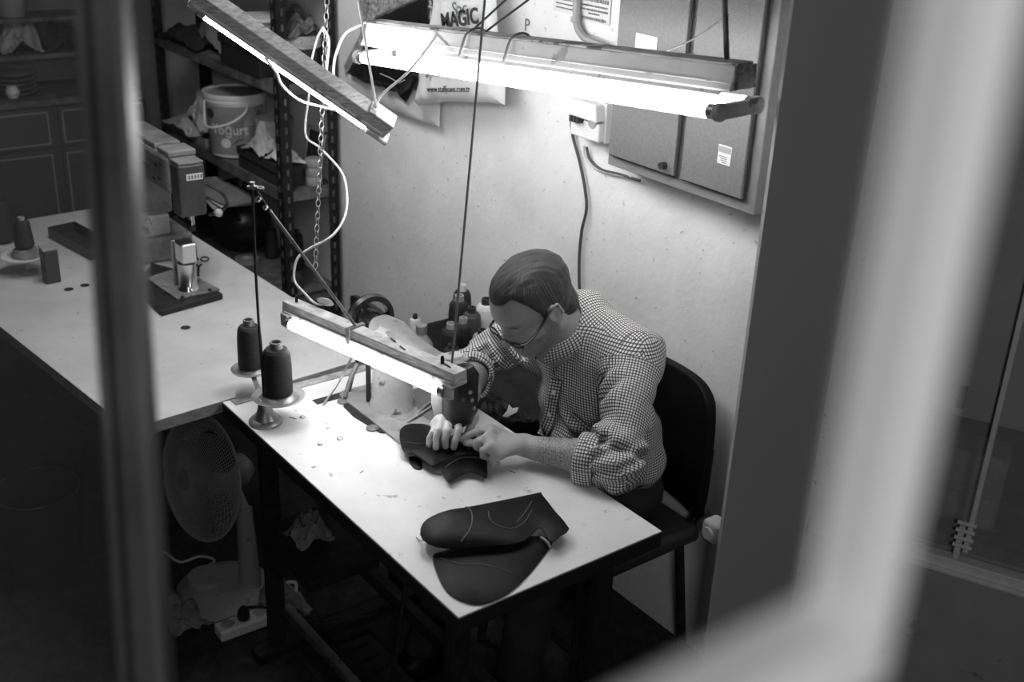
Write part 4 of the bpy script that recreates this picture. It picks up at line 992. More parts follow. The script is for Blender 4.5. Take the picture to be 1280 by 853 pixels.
blob_sheet('tangled_cloth', (-.27, .72, BZ_+.002), .08, .05, .06, mat('mixed_rag', .2, .8, var=.14, vscale=40), 'crumpled patterned rag behind the machine lamp left of the bottle', 'rag', 63, amp=.9)
# low chair squeezed behind the tables
sx_, sy_ = -.68, .74
stl = thing('round_back_stool', (sx_, sy_, 0), 'black round-backed low chair squeezed between the wide table and the rack', 'chair')
MB().lathe([(.001, .38), (.15, .38), (.16, .395), (.15, .415), (.001, .42)], (sx_, sy_-.04, 0), n=32, caps=False).build('seat', plastic_dark, stl)
def bk_(u, v):
    a = -1.2+2.4*u; return Vector((sx_+.17*math.sin(a), sy_+.13-.06*math.cos(a), .46+.17*v*(.55+.45*math.cos(a*.95))))
MB().grid(bk_, 24, 8, thick=.02).build('backrest', plastic_dark, stl, bevel=.003)
for a in (-.1, .1): MB().tube([(sx_+a, sy_+.06, .39), (sx_+a, sy_+.10, .5)], .011, smooth=3).build('back_support', iron, stl)
for k in range(4):
    a = PI/4+k*PI/2; MB().tube([(sx_+.11*math.cos(a), sy_-.04+.1*math.sin(a), .38), (sx_+.17*math.cos(a), sy_-.04+.15*math.sin(a), .0)], .011).build('leg', iron, stl)

# ================================================================== second (post-bed) machine on the wide table
pmb = Vector((-.84, .25, TZ))
pm = thing('post_machine', (-1.0, .25, TZ), 'grey post-bed sewing machine with dark head on the wide table at left', 'sewing machine')
def quadp(px, z0, z1): 
    P = [at(x, y, 'z', z0) for x, y in px]; return MB().prism([(p.x, p.y) for p in P], z0, z1)
quadp([(168, 366), (202, 396), (279, 374), (232, 346), (190, 335)], TZ+.001, TZ+.02).build('rubber_base', iron, pm, smooth=False, bevel=.003)
quadp([(183, 350), (221, 376), (275, 364), (241, 346), (214, 340)], TZ+.02, TZ+.028).build('base_plate', cast, pm, smooth=False, bevel=.002)
q = at(228, 362, 'z', TZ+.028)
for k in range(4):
    a = at((205, 262, 246, 228)[k], (366, 363, 352, 372)[k], 'z', TZ+.028); MB().cyl(a, a+Vector((0, 0, .004)), .006, n=14).build('bolt', iron, pm)
MB().lathe([(.034, 0), (.032, .006), (.028, .012), (.028, .085), (.001, .086)], (q.x, q.y+.02, TZ+.028), n=30, caps=False).build('post', chrome, pm)
MB().box((q.x+.003, q.y+.02, TZ+.15), (.06, .05, .066)).build('post_head', chrome, pm, smooth=False, bevel=.006)
for k in range(3): MB().box((q.x-.045, q.y+.035-.018*k, TZ+.10), (.012, .012, .15)).build('post_rail', steel, pm, smooth=False, bevel=.002)
# head
hx, hy = -.785, .262
hb = MB(); hb.box((hx, hy, 1.085), (.07, .085, .165)); hb.build('head', mat('dark_machine_head', .05, .35, var=.015, vscale=20), pm, smooth=False, bevel=.008)
MB().box((hx-.0, hy, 1.171), (.07, .08, .008)).build('head_top', cast, pm, smooth=False, bevel=.003)
lb = MB().box((hx+.0355, hy+.008, 1.128), (.0015, .052, .02)).build('label_plate', paper, pm, smooth=False); lb['label'] = 'small white label plate'
for k in range(5): MB().box((hx+.0365, hy-.009+k*.0095, 1.128), (.001, .0055, .011)).build('label_mark', ink_grey, lb, smooth=False)
arm = MB(); arm.box((-1.04, .262, 1.12), (.44, .10, .12)); arm.build('arm', cast, pm, smooth=False, bevel=.014)
at_ = MB(); at_.box((-1.08, .262, 1.185), (.30, .085, .02)); at_.box((-.86, .262, 1.186), (.09, .09, .018)); at_.build('arm_cover', cast, pm, smooth=False, bevel=.004)
for px, py in ((-.88, 1.10), (-.90, 1.14), (-.93, 1.09), (-1.0, 1.12), (-.86, 1.15)):
    MB().cyl((px, .211, py), (px, .207, py), .006, n=14).build('screw', iron, pm)
MB().box((-1.2, .28, 1.0), (.14, .12, .2)).build('column', cast, pm, smooth=False, bevel=.012)
cb2 = MB(); cb2.box((-1.13, .255, .845), (.1, .1, .14)); cb2.build('column_base', enamel, pm, smooth=False, bevel=.006)
MB().cyl((-1.13, .204, .86), (-1.13, .2, .86), .02).build('port', iron, pm)
MB().box((-1.2, .27, TZ+.045), (.3, .2, .086)).build('bed', cast, pm, smooth=False, bevel=.01)
MB().cyl((hx+.005, hy, .985), (hx+.005, hy, 1.01), .008).build('needle_bar', chrome, pm)
MB().cyl((hx-.012, hy+.012, .962), (hx-.012, hy+.012, 1.01), .005).build('presser_bar', steel, pm)
MB().box((hx-.005, hy, .955), (.03, .02, .012)).build('presser_foot', iron, pm, smooth=False)
MB().cyl((hx+.005, hy, .95), (hx+.005, hy, .985), .0014, n=8).build('needle', chrome, pm)
MB().tube([(hx+.02, hy+.045, 1.1), (hx+.05, hy+.085, 1.07), (hx+.05, hy+.1, 1.03), (hx+.02, hy+.08, 1.0), (hx, hy+.06, .99)], .0055, smooth=5).build('lifter_lever', iron_worn, pm)
MB().lathe([(.001, -.01), (.012, -.008), (.013, .004), (.008, .01), (.001, .012)], (hx+.04, hy+.075, 1.005), (1, .2, .1), n=20, caps=False).build('lever_knob', enamel, pm)
# scissors
q = at(247, 345, 'z', TZ+.003); q2 = at(249, 326, 'z', TZ+.012)
ss = thing('scissors', q, 'small dark scissors lying open behind the chrome post on the wide table', 'scissors')
u_ = (q2-q); v_ = Vector((u_.y, -u_.x, 0)).normalized()
for s_ in (-1, 1):
    MB().tube([q-v_*.002*s_, q+u_*.55, q+u_*.75+v_*.008*s_], .0032, n=8, smooth=4).build('blade', iron, ss)
    c_ = q2+v_*.017*s_+u_*.1; MB().tube([c_+v_*.013*math.cos(a)+u_.normalized()*.018*math.sin(a) for a in [2*PI*i/12 for i in range(12)]], .0028, n=6, closed=True).build('handle_loop', iron, ss)
# marks: studs on the wide table
for k, (px, py) in enumerate(((86, 362), (106, 357), (232, 410))):
    p = at(px, py, 'z', TZ); o = MB().lathe([(.014, 0), (.014, .0015), (.001, .0018)], (0, 0, 0), n=20, caps=False).build('bolt_cap', iron); o.location = p
    tag(o, ('round dark bolt cap sunk in the wide table, seen through the pane', 'round dark bolt cap in the wide table, half behind the window stile', 'small dark bolt cap in front of the post machine base')[k], 'bolt cap')
# things on the wide table seen through the pane
c_ = at(33, 322, 'z', TZ+.05)
s3_ = thing('thread_stand', (c_.x, c_.y, TZ), 'pale disc thread stand on the wide table at far left, through the pane', 'thread stand')
MB().lathe([(.03, 0), (.03, .006), (.012, .012), (.01, .05), (.001, .05)], (c_.x, c_.y, TZ), n=24, caps=False).build('foot', standm, s3_)
MB().lathe([(.001, 0), (.05, .001), (.072, .006), (.074, .01), (.05, .006), (.001, .006)], (c_.x, c_.y, c_.z), n=36, caps=False).build('disc', plastic_white, s3_)
cone('thread_cone', c_.x, c_.y, c_.z+.006, .045, .03, mat('ribbed_thread', .16, .5, var=.1, vscale=30), 'low ribbed grey thread cop on the pale disc at far left', plastic_dark)
cone('thread_cone', c_.x, c_.y, c_.z+.036, .03, .1, black_th, 'slim black thread cone standing on the ribbed cop at far left', plastic_mid)
b0, b1 = at(57, 353, 'z', TZ), None
o = thing('tin_box', (b0.x, b0.y, TZ), 'small upright dark tin on the wide table beside the pale disc stand', 'tin')
MB().box((b0.x, b0.y+.02, TZ+.055), (.05, .045, .11)).build('tin_body', plastic_dark, o, smooth=False, bevel=.004); MB().box((b0.x, b0.y+.02, TZ+.113), (.053, .048, .008)).build('tin_lid', plastic_mid, o, smooth=False, bevel=.002)
q = at(4, 302, 'z', TZ); cone('thread_cone', q.x, q.y, TZ, .045, .17, black_th, 'large black thread cone at the far left end of the wide table', plastic_dark)
q = at(80, 318, 'z', TZ); carton('tool_tray', (q.x-.05, q.y+.08, TZ+.001), (.3, .1, .04), plastic_dark, 'low dark tool tray at the back of the wide table, behind the pane', 'tray', lid=False, rot=.15)

# ================================================================== fan on the floor
fb = Vector((-.23, .06, 0))
fn_ = thing('desk_fan', fb, 'old white desk fan with fine wire grille standing on the floor under the tables', 'fan')
MB().lathe([(.14, 0), (.145, .008), (.14, .022), (.10, .045), (.05, .058), (.001, .06)], fb, n=44, caps=False).build('base', fan_white, fn_)
MB().lathe([(.06, .05), (.055, .066), (.02, .07), (.001, .07)], fb+Vector((-.03, -.04, 0)), n=30, caps=False).build('button_panel', fan_white, fn_)
pc = fb+Vector((.05, .06, 0)); fcn = fb+Vector((-.04, -.03, .395))
MB().tube([pc+Vector((0, 0, .035)), pc+Vector((0, 0, .15)), pc+Vector((-.01, 0, .3))], lambda k: .034-.01*k, n=20).build('column', fan_white, fn_)
N_ = Vector((.18, -.93, .22)).normalized()
MB().lathe([(.001, -.17), (.03, -.165), (.05, -.14), (.055, -.07), (.05, -.04), (.001, -.03)], fcn, N_, n=30, caps=False).build('motor_housing', plastic_mid, fn_)
MB().tube([pc+Vector((-.01, 0, .29)), fcn-N_*.1-Vector((0, 0, .03))], .02, n=14).build('neck_joint', plastic_mid, fn_)
RF = .185
u_, w_ = frame_of(N_)
def fp_(r, a, sgn):
    e = (r/RF); z_ = sgn*(.052*(1-e**2.6))
    return fcn+N_*z_+(u_*math.cos(a)+w_*math.sin(a))*r
for sgn, nm in ((1, 'front_grille'), (-1, 'rear_grille')):
    g_ = MB()
    for k in range(2, 34 if sgn > 0 else 10):
        r = RF*k/(34 if sgn > 0 else 10); g_.tube([fp_(r, 2*PI*i/48, sgn) for i in range(48)], .001, n=4, closed=True)
    nr = 110 if sgn > 0 else 40
    for k in range(nr):
        a = 2*PI*k/nr; tw = .35 if sgn > 0 else 0
        g_.tube([fp_(RF*(.16+.84*j/9), a+tw*(1-j/9), sgn) for j in range(10)], .001, n=4)
    g_.build(nm, fan_wire, fn_)
MB().tube([fcn+(u_*math.cos(2*PI*i/60)+w_*math.sin(2*PI*i/60))*RF for i in range(60)], .004, n=8, closed=True).build('rim', fan_wire, fn_)
MB().lathe([(.001, .057), (.028, .056), (.03, .05), (.001, .048)], fcn, N_, n=24, caps=False).build('grille_badge', plastic_mid, fn_)
MB().cyl(fcn-N_*.03, fcn+N_*.03, .025).build('hub', plastic_dark, fn_)
for k in range(3):
    a0_ = 2*PI*k/3
    def bl_(u, v, a0_=a0_):
        r = .022+(RF-.04)*u; a = a0_+(.15+.85*math.sin(PI*min(1, u*.75+.12)))*(v-.5)*1.15
        return fcn+N_*(.028*(v-.5)*-1.6)+(u_*math.cos(a)+w_*math.sin(a))*r
    MB().grid(bl_, 10, 8, thick=.002).build('blade', plastic_dark, fn_)
# floor clutter
ex = thing('extension_socket', at(300, 785, 'z', 0), 'pale extension socket block on the floor in front of the fan', 'socket')
a_, b_ = at(272, 792, 'z', .02), at(338, 768, 'z', .02); MB().bar(a_, b_, .055, .035).build('socket_body', plastic_white, ex, smooth=False, bevel=.006)
for k in range(3):
    c_ = a_.lerp(b_, .2+.3*k)+Vector((0, 0, .018)); MB().lathe([(.001, 0), (.014, 0), (.018, .001), (.019, .002), (.016, .0025)], c_, n=20, caps=False).build('outlet', plastic_mid, ex)
pg = thing('power_plug', at(302, 770, 'z', .04), 'black power plug pushed into the extension socket', 'plug')
c_ = a_.lerp(b_, .5)+Vector((0, 0, .02)); MB().lathe([(.017, 0), (.019, .01), (.015, .03), (.008, .042), (.001, .042)], c_, (.15, -.1, 1), n=20).build('plug_body', iron_worn, pg)
MB().tube([c_+Vector((.006, -.004, .04)), c_+Vector((.06, .05, .05)), c_+Vector((.15, .14, .015)), c_+Vector((.2, .3, .006))], .004, smooth=5).build('cord', rubber, pg)
q = at(232, 775, 'z', 0); blob_sheet('rag', (q.x-.03, q.y-.0, .001), .1, .06, .045, cloth_mid, 'crumpled grey rag on the floor before the fan base', 'rag', 71, amp=.9)
q = at(350, 755, 'z', 0); blob_sheet('rag', (q.x, q.y, .001), .09, .06, .06, cloth_mid, 'pale twisted rag on the floor right of the extension socket', 'rag', 73, amp=.9)
cord('floor_cable', [at(340, 770, 'z', .01), at(365, 750, 'z', .01), at(370, 730, 'z', .05), at(358, 728, 'z', .06)], .005, cable_m, 'pale cable curling up from the rag beside the fan')
cord('floor_cable', [at(205, 690, 'z', .01), at(225, 703, 'z', .01), at(250, 696, 'z', .01), at(268, 702, 'z', .02), at(240, 718, 'z', .01), at(215, 745, 'z', .01)], .004, cable_m, 'thin pale cable lying behind the fan base')
q = at(370, 770, 'z', 0)
o = MB().box((q.x, q.y, .008), (.07, .05, .016), Matrix.Rotation(.5, 3, 'Z')).build('leather_offcut', cloth_mid, smooth=False, bevel=.004); origin_to(o, q); tag(o, 'small pale offcut on the floor right of the rag', 'offcut')
# bag of scraps hanging under the near table
q = at(385, 640, 'y', .12)
blob_sheet('scrap_bundle', (q.x, q.y, .421), .05, .05, .08, cloth_mid, 'pale crumpled bundle under the near table front edge', 'bundle', 81, amp=.8)
o = MB().box((q.x+.02, q.y+.01, .405), (.3, .2, .03)).build('under_shelf', iron, smooth=False, bevel=.003); origin_to(o, (q.x+.02, q.y, .39)); tag(o, 'dark board slung under the near table holding the pale bundle', 'board')
for dx in (-.1, .12): 
    o = MB().bar((q.x+dx, q.y+.1, .42), (q.x+dx, q.y+.1, TZ-.04), .015, .006, up=(1, 0, 0)).build('hanger_strap', iron, smooth=False); origin_to(o, (q.x+dx, q.y+.1, .42)); tag(o, ('left' if dx < 0 else 'right')+' dark strap holding the slung board under the near table', 'strap')
# sacks under the wide table (in deep shade)
blob_sheet('sack', (-.9, -.05, .001), .25, .16, .28, cloth_dark, 'dark sack on the floor under the wide table', 'sack', 91)
o = thing('waste_bin', (-.55, -.1, 0), 'dark bin with pale rim under the wide table, seen through the pane', 'bin')
q = at(45, 610, 'z', .3)
MB().lathe([(.09, 0), (.12, .3), (.115, .3), (.085, .005), (.001, .005)], (q.x, q.y, 0), n=36, caps=False).build('bin_body', cloth_dark, o); MB().tube([(q.x+.12*math.cos(2*PI*i/40), q.y+.12*math.sin(2*PI*i/40), .3) for i in range(40)], .002, n=6, closed=True).build('rim', plastic_dark, o)
o.location = (q.x, q.y, 0)
for c in o.children: c.data.transform(Matrix.Translation(Vector((-.55, -.1, 0))-Vector((q.x, q.y, 0))))
o['_o'] = [q.x, q.y, 0]

# ================================================================== the man's chair
chx = .575
chr_ = thing('workshop_chair', (chx, .80, 0), 'black padded chair with rounded back that the man sits on', 'chair')
MB().box((chx, .77, .445), (.44, .40, .05)).build('seat', plastic_dark, chr_, bevel=.018, seg=3)
def cb_(u, v):
    a = (u-.5)*2; w = .208*(1-.10*v**6); z = .49+.365*v*(1-.10*abs(a)**6)
    return Vector((chx+w*a, .985+.012*v-.035*a*a, z))
MB().grid(cb_, 26, 16, thick=.028).build('backrest', leather, chr_, bevel=.006, seg=3)
for s_ in (-1, 1):
    MB().tube([(chx+.17*s_, .9, .43), (chx+.17*s_, 1.005, .47), (chx+.17*s_, 1.02, .66)], .012, n=10, smooth=4).build('back_support', iron, chr_)
    for y0, y1 in ((.6, .57), (.94, .98)):
        MB().tube([(chx+.17*s_, y0, .42), (chx+.2*s_, y1, .0)], .013, n=10).build('leg', iron, chr_)
MB().tube([(chx-.19, .585, .2), (chx+.19, .585, .2)], .01, n=8).build('stretcher', iron, chr_)

# ================================================================== light, world, camera
w = bpy.data.worlds.new('World'); scene.world = w; w.use_nodes = True
bg_ = w.node_tree.nodes['Background']; bg_.inputs[0].default_value = (1, 1, 1, 1); bg_.inputs[1].default_value = .014
def area(name, loc, target, size, energy, sy=None):
    l = bpy.data.lights.new(name, 'AREA'); l.energy = energy; l.size = size
    if sy: l.shape = 'RECTANGLE'; l.size_y = sy
    o = bpy.data.objects.new(name, l); COL.objects.link(o); o.location = loc
    o.rotation_euler = (Vector(target)-Vector(loc)).to_track_quat('-Z', 'Y').to_euler(); return o
area('frame_fill_light', (3.4, -1.55, 2.5), (2.3, -.8, 1.9), .35, 13.5)  # unseen fill light added behind the camera to brighten the window frame and partition
area('ceiling_fluorescent', (-.55, .1, 2.35), (-.3, .6, 1.0), 1.2, 14, .06)
cam = bpy.data.cameras.new('camera'); co = bpy.data.objects.new('camera', cam); COL.objects.link(co)
cam.sensor_width = 36; cam.sensor_fit = 'HORIZONTAL'; cam.lens = FPX*36/1280; cam.clip_start = .01
cam.dof.use_dof = True; cam.dof.focus_distance = 2.8; cam.dof.aperture_fstop = 3.4
R = Matrix((RT, UP, -FW)).transposed().to_4x4(); R.translation = CAM; co.matrix_world = R
scene.camera = co
scene.view_settings.view_transform = 'Standard'; scene.view_settings.look = 'None'
scene.view_settings.exposure = .12; scene.view_settings.gamma = 1; scene.view_settings.use_curve_mapping = False
scene.cycles.use_denoising = True
scene.cycles.max_bounces = 6; scene.cycles.sample_clamp_indirect = 4
scene.cycles.caustics_reflective = False; scene.cycles.caustics_refractive = False

# ================================================================== implicit-surface modelling for the man
def npv(v): return np.array(v, dtype=np.float32)
class Cap:      # tapered capsule
    def __init__(s, a, b, ra, rb=None, k=.01, op='u'):
        s.a, s.b, s.ra, s.rb, s.k, s.op = npv(a), npv(b), ra, (ra if rb is None else rb), k, op
        s.c = (s.a+s.b)/2; s.R = float(np.linalg.norm(s.a-s.b)/2+max(s.ra, s.rb))
    def d(s, P):
        ab = s.b-s.a; h = np.clip(((P-s.a)@ab)/max(1e-12, float(ab@ab)), 0, 1)
        return np.linalg.norm(P-s.a-h[:, None]*ab, axis=1)-(s.ra+(s.rb-s.ra)*h)
class Ell:      # ellipsoid with axes rows of M
    def __init__(s, c, r, M=None, k=.01, op='u'):
        s.c, s.r, s.M, s.k, s.op = npv(c), npv(r), (np.eye(3, dtype=np.float32) if M is None else np.array(M, dtype=np.float32)), k, op
        s.R = float(max(r))
    def d(s, P):
        q = (P-s.c)@s.M.T; k0 = np.linalg.norm(q/s.r, axis=1); k1 = np.linalg.norm(q/(s.r*s.r), axis=1)
        return k0*(k0-1)/np.maximum(k1, 1e-6)
def evalf(prims, P, sel=None):
    d = np.full(len(P), 1e3, dtype=np.float32)
    for i, p in enumerate(prims):
        if sel is not None and not sel[i]: continue
        q = p.d(P).astype(np.float32)
        if p.op == 'u':
            h = np.maximum(p.k-np.abs(d-q), 0)/p.k; d = np.minimum(d, q)-h*h*p.k*.25
        else:
            q = -q; h = np.maximum(p.k-np.abs(d-q), 0)/p.k; d = np.maximum(d, q)+h*h*p.k*.25
    return d
def sdf_mesh(prims, h, post=None, margin=.02, nb=12):
    us = [p for p in prims if p.op == 'u']
    lo = np.min([p.c-p.R for p in us], axis=0)-margin; hi = np.max([p.c+p.R for p in us], axis=0)+margin
    nB = np.ceil((hi-lo)/(h*nb)).astype(int); N = nB*nb+1
    V = np.empty(tuple(N), dtype=np.float32)
    bc = np.stack(np.meshgrid(*[np.arange(n) for n in nB], indexing='ij'), -1).reshape(-1, 3)
    cen = (lo+(bc+.5)*nb*h).astype(np.float32); br = nb*h*.87
    dc = evalf(prims, cen)
    if post: dc = post(cen, dc)
    fill = np.where(dc < 0, -1e3, 1e3).astype(np.float32).reshape(tuple(nB))
    V[:] = 1e3; V[:-1, :-1, :-1] = np.repeat(np.repeat(np.repeat(fill, nb, 0), nb, 1), nb, 2)
    act = np.abs(dc) < br*1.35+.012
    g = np.stack(np.meshgrid(*[np.arange(nb+1)]*3, indexing='ij'), -1).reshape(-1, 3)
    cs = np.array([p.c for p in prims]); Rs = np.array([p.R for p in prims]); ks = np.array([p.k for p in prims])
    A = np.zeros(tuple(nB), bool)
    for b, c, d0 in zip(bc[act], cen[act], dc[act]):
        lb = np.linalg.norm(cs-c, axis=1)-Rs-br
        sel = lb < abs(d0)+br+ks+.004
        P = (lo+(b*nb+g)*h).astype(np.float32); v = evalf(prims, P, sel)
        if post: v = post(P, v)
        i, j, k = b*nb; V[i:i+nb+1, j:j+nb+1, k:k+nb+1] = v.reshape(nb+1, nb+1, nb+1); A[tuple(b)] = True
    S = V < 0; n0, n1, n2 = [n-1 for n in S.shape]
    cnt = np.zeros((n0, n1, n2), np.uint8)
    for a in (0, 1):
        for b in (0, 1):
            for c in (0, 1): cnt += S[a:a+n0, b:b+n1, c:c+n2]
    mixed = (cnt > 0) & (cnt < 8); ids = np.argwhere(mixed); index = np.full(mixed.shape, -1, np.int32); index[mixed] = np.arange(len(ids))
    acc = np.zeros((len(ids), 3)); w = np.zeros(len(ids))
    for ax in range(3):
        o1, o2 = [x for x in range(3) if x != ax]
        for a in (0, 1):
            for b in (0, 1):
                p = ids.copy(); p[:, o1] += a; p[:, o2] += b; q = p.copy(); q[:, ax] += 1
                va, vb = V[p[:, 0], p[:, 1], p[:, 2]], V[q[:, 0], q[:, 1], q[:, 2]]; m = (va < 0) != (vb < 0)
                t = np.clip(va/np.where(m, va-vb, 1), 0, 1); pt = p.astype(float); pt[:, ax] += t; acc[m] += pt[m]; w[m] += 1
    verts = lo+acc/w[:, None]*h
    F = []
    for ax in range(3):
        o1, o2 = (ax+1) % 3, (ax+2) % 3
        sl = [slice(None)]*3; sa = list(sl); sb = list(sl); sa[ax] = slice(0, -1); sb[ax] = slice(1, None)
        ch = S[tuple(sa)] != S[tuple(sb)]; e = np.argwhere(ch)
        e = e[(e[:, o1] > 0) & (e[:, o2] > 0) & (e[:, o1] < S.shape[o1]-1) & (e[:, o2] < S.shape[o2]-1)]
        ins = S[e[:, 0], e[:, 1], e[:, 2]]
        def cell(d1, d2):
            c = e.copy(); c[:, o1] -= d1; c[:, o2] -= d2; return index[c[:, 0], c[:, 1], c[:, 2]]
        q = np.stack([cell(1, 1), cell(0, 1), cell(0, 0), cell(1, 0)], 1); q[~ins] = q[~ins][:, ::-1]; F.append(q)
    F = np.concatenate(F); F = F[(F >= 0).all(1)]
    return verts, F
def np_object(name, verts, F, m, parent):
    me = bpy.data.meshes.new(name); off = np.array(parent['_o']) if parent else np.zeros(3)
    me.vertices.add(len(verts)); me.vertices.foreach_set('co', (verts-off).astype(np.float32).ravel())
    me.loops.add(F.size); me.loops.foreach_set('vertex_index', F.astype(np.int32).ravel())
    me.polygons.add(len(F)); me.polygons.foreach_set('loop_start', np.arange(0, F.size, 4, dtype=np.int32)); me.polygons.foreach_set('loop_total', np.full(len(F), 4, np.int32))
    me.polygons.foreach_set('use_smooth', np.ones(len(F), bool)); me.update(calc_edges=True); me.validate()
    o = bpy.data.objects.new(name, me); COL.objects.link(o); me.materials.append(m)
    if parent: o.parent = parent
    o['_o'] = list(off); return o
def hashn(i): 
    i = (i.astype(np.int64)*1103515245+12345) & 0x7fffffff; i = (i >> 7) ^ (i*668265263 & 0x7fffffff); return (i & 0xffff).astype(np.float32)/65535.
def vnoise(P):
    f = np.floor(P); t = P-f; t = t*t*(3-2*t); f = f.astype(np.int64); out = 0
    for a in (0, 1):
        for b in (0, 1):
            for c in (0, 1):
                w = (t[:, 0] if a else 1-t[:, 0])*(t[:, 1] if b else 1-t[:, 1])*(t[:, 2] if c else 1-t[:, 2])
                out = out+w*hashn((f[:, 0]+a)*73+(f[:, 1]+b)*1931+(f[:, 2]+c)*19349)
    return out*2-1
def sstep(a, b, x): t = np.clip((x-a)/(b-a), 0, 1); return t*t*(3-2*t)

# ------------------------------------------------------------------ head frame
HO = Vector((.521, .584, 1.084))                      # between the ears
HP = math.radians(35)
hF = Vector((-.03, -math.cos(HP), -math.sin(HP))).normalized()      # where he faces
hL = Vector((1, 0, 0)); hL = (hL-hF*hL.dot(hF)).normalized(); hU = hL.cross(hF)*-1
if hU.z < 0: hU = -hU
HM = np.array([hL, hF, hU])
def H(l, f, u): return HO+hL*l+hF*f+hU*u
def HE(l, f, u, r, k=.01, op='u', tilt=0):
    M = HM
    if tilt:
        R_ = np.array(Matrix.Rotation(tilt, 3, 'X')); M = R_ @ HM
    return Ell(H(l, f, u), r, M, k, op)
def HC(a, b, ra, rb=None, k=.01, op='u'): return Cap(H(*a), H(*b), ra, rb, k, op)
C7 = Vector((.532, .722, 1.045))
head = [HE(0, -.012, .045, (.076, .098, .080), .01), HE(0, .03, .045, (.064, .062, .060), .03), HE(0, .032, -.03, (.055, .055, .070), .03)]
for s in (-1, 1):
    head += [HC((.050*s, .0, -.045), (.020*s, .070, -.083), .017, .015, .03), HE(.044*s, .056, -.018, (.020, .022, .020), .02)]
head += [HE(0, .077, -.086, (.020, .016, .015), .02), HE(0, .078, -.050, (.028, .018, .024), .02)]
head += [HC((-.034, .078, .030), (.034, .078, .030), .012, None, .014), HE(0, .082, .040, (.03, .014, .02), .015)]
for s in (-1, 1): head += [HE(.031*s, .092, .012, (.017, .014, .012), None, .012, 's') if False else Ell(H(.031*s, .094, .010), (.017, .012, .011), HM, .012, 's')]
for s in (-1, 1): head += [HE(.031*s, .073, .010, (.0135, .0135, .0125), .004), HC((.02*s, .086, .0), (.042*s, .078, .002), .0035, .003, .006)]
head += [HC((0, .086, .022), (0, .108, -.022), .0085, .0125, .012), HE(0, .104, -.028, (.010, .012, .008), .008)]
for s in (-1, 1): head += [HE(.0125*s, .096, -.027, (.009, .010, .008), .007), HC((.0065*s, .104, -.037), (.0075*s, .098, -.034), .0032, .0032, .003, 's')]
head += [HC((-.020, .088, -.049), (.020, .088, -.049), .0065, None, .008), HC((0, .094, -.047), (0, .094, -.047), .008, None, .01),
         HC((-.017, .090, -.062), (.017, .090, -.062), .0065, None, .008), HC((-.024, .098, -.0555), (.024, .098, -.0555), .0022, None, .005, 's')]
for s in (-1, 1):     # ears
    head += [HE(.077*s, -.006, .002, (.006, .019, .031), .008, tilt=.25), HE(.0835*s, .001, .004, (.006, .010, .016), .005, 's'),
             HC((.083*s, -.022, .022), (.083*s, -.024, -.005), .0035, .0035, .005), HC((.082*s, -.004, .031), (.083*s, -.02, .026), .0035, .0035, .005), HE(.077*s, -.001, -.026, (.005, .007, .009), .006)]
# neck
head += [Cap(H(0, -.035, -.015), Vector((.532, .678, 1.0)), .052, .056, .03), Cap(H(0, .01, -.05), Vector((.532, .64, .96)), .038, .045, .02), HE(0, .105, 0, (.0001, .0001, .0001)) ][:2]
# ------------------------------------------------------------------ torso and limbs
shL, shR = Vector((.705, .755, .975)), Vector((.365, .735, .975))
elL, elR = Vector((.846, .568, .812)), Vector((.285, .578, .825))
wrL, wrR = Vector((.662, .462, .802)), Vector((.475, .432, .865))
wa = Vector((.555, .835, .60))
torso_core = [Cap((.532, .70, .985), (.532, .73, .96), .055, .06, .04), Ell((.55, .80, .66), (.145, .10, .12), None, .03), Ell((.54, .755, .80), (.145, .095, .14), None, .05), Ell((.535, .75, .92), (.15, .085, .10), None, .05),
              Cap(shR, shL, .05, .05, .05), Cap((.55, .72, .985), shL, .045, .04, .04), Cap((.52, .72, .985), shR, .045, .04, .04)]
arms = [Cap(shL, elL, .044, .037, .03), Cap(shR, elR, .044, .037, .03),
        Cap(elL, elL.lerp(wrL, .3), .037, .041, .02), Cap(elL.lerp(wrL, .3), wrL, .041, .026, .02),
        Cap(elR, elR.lerp(wrR, .3), .037, .040, .02), Cap(elR.lerp(wrR, .3), wrR, .040, .026, .02)]
# hands: knuckles and three bends per finger, in world coordinates
def P_(px, py, z): return at(px, py, 'z', z)
def finger(pts, r0, r1, k=.004):
    out = []; n = len(pts)-1
    for i in range(n):
        ra = r0+(r1-r0)*i/n; rb = r0+(r1-r0)*(i+1)/n; out.append(Cap(pts[i], pts[i+1], ra, rb, .0015 if i else .006))
    return out
kL = [P_(614, 538, .832), P_(610, 549, .834), P_(615, 560, .826), P_(624, 569, .814)]     # index .. little
HLa = [(P_(599, 539, .838), P_(588, 543, .828), P_(577, 549, .816)),
       (P_(598, 552, .828), P_(596, 559, .810), P_(604, 563, .799)),
       (P_(604, 563, .818), P_(604, 570, .802), P_(611, 572, .793)),
       (P_(615, 574, .804), P_(616, 579, .792), P_(622, 579, .787))]
hand = []
palmL = wrL+Vector((0, 0, .004))
for k_, r_ in zip(kL, (.0125, .0125, .0115, .0105)): hand.append(Cap(palmL, k_, .0165, r_, .014))
hand += [Cap(kL[i], kL[i+1], .0105, .0105, .012) for i in range(3)]
for k_, fg, r_ in zip(kL, HLa, (.0098, .0098, .0092, .0084)): hand += finger([k_]+list(fg), r_, r_*.80)
thL = [P_(628, 552, .806), P_(612, 556, .806), P_(597, 554, .810), P_(583, 554, .808)]
hand += [Cap(palmL, thL[1], .016, .0125, .014)]+finger(thL[1:], .0115, .0088)
kR = [P_(572, 524, .846), P_(562, 523, .85), P_(552, 525, .848), P_(545, 530, .838)]
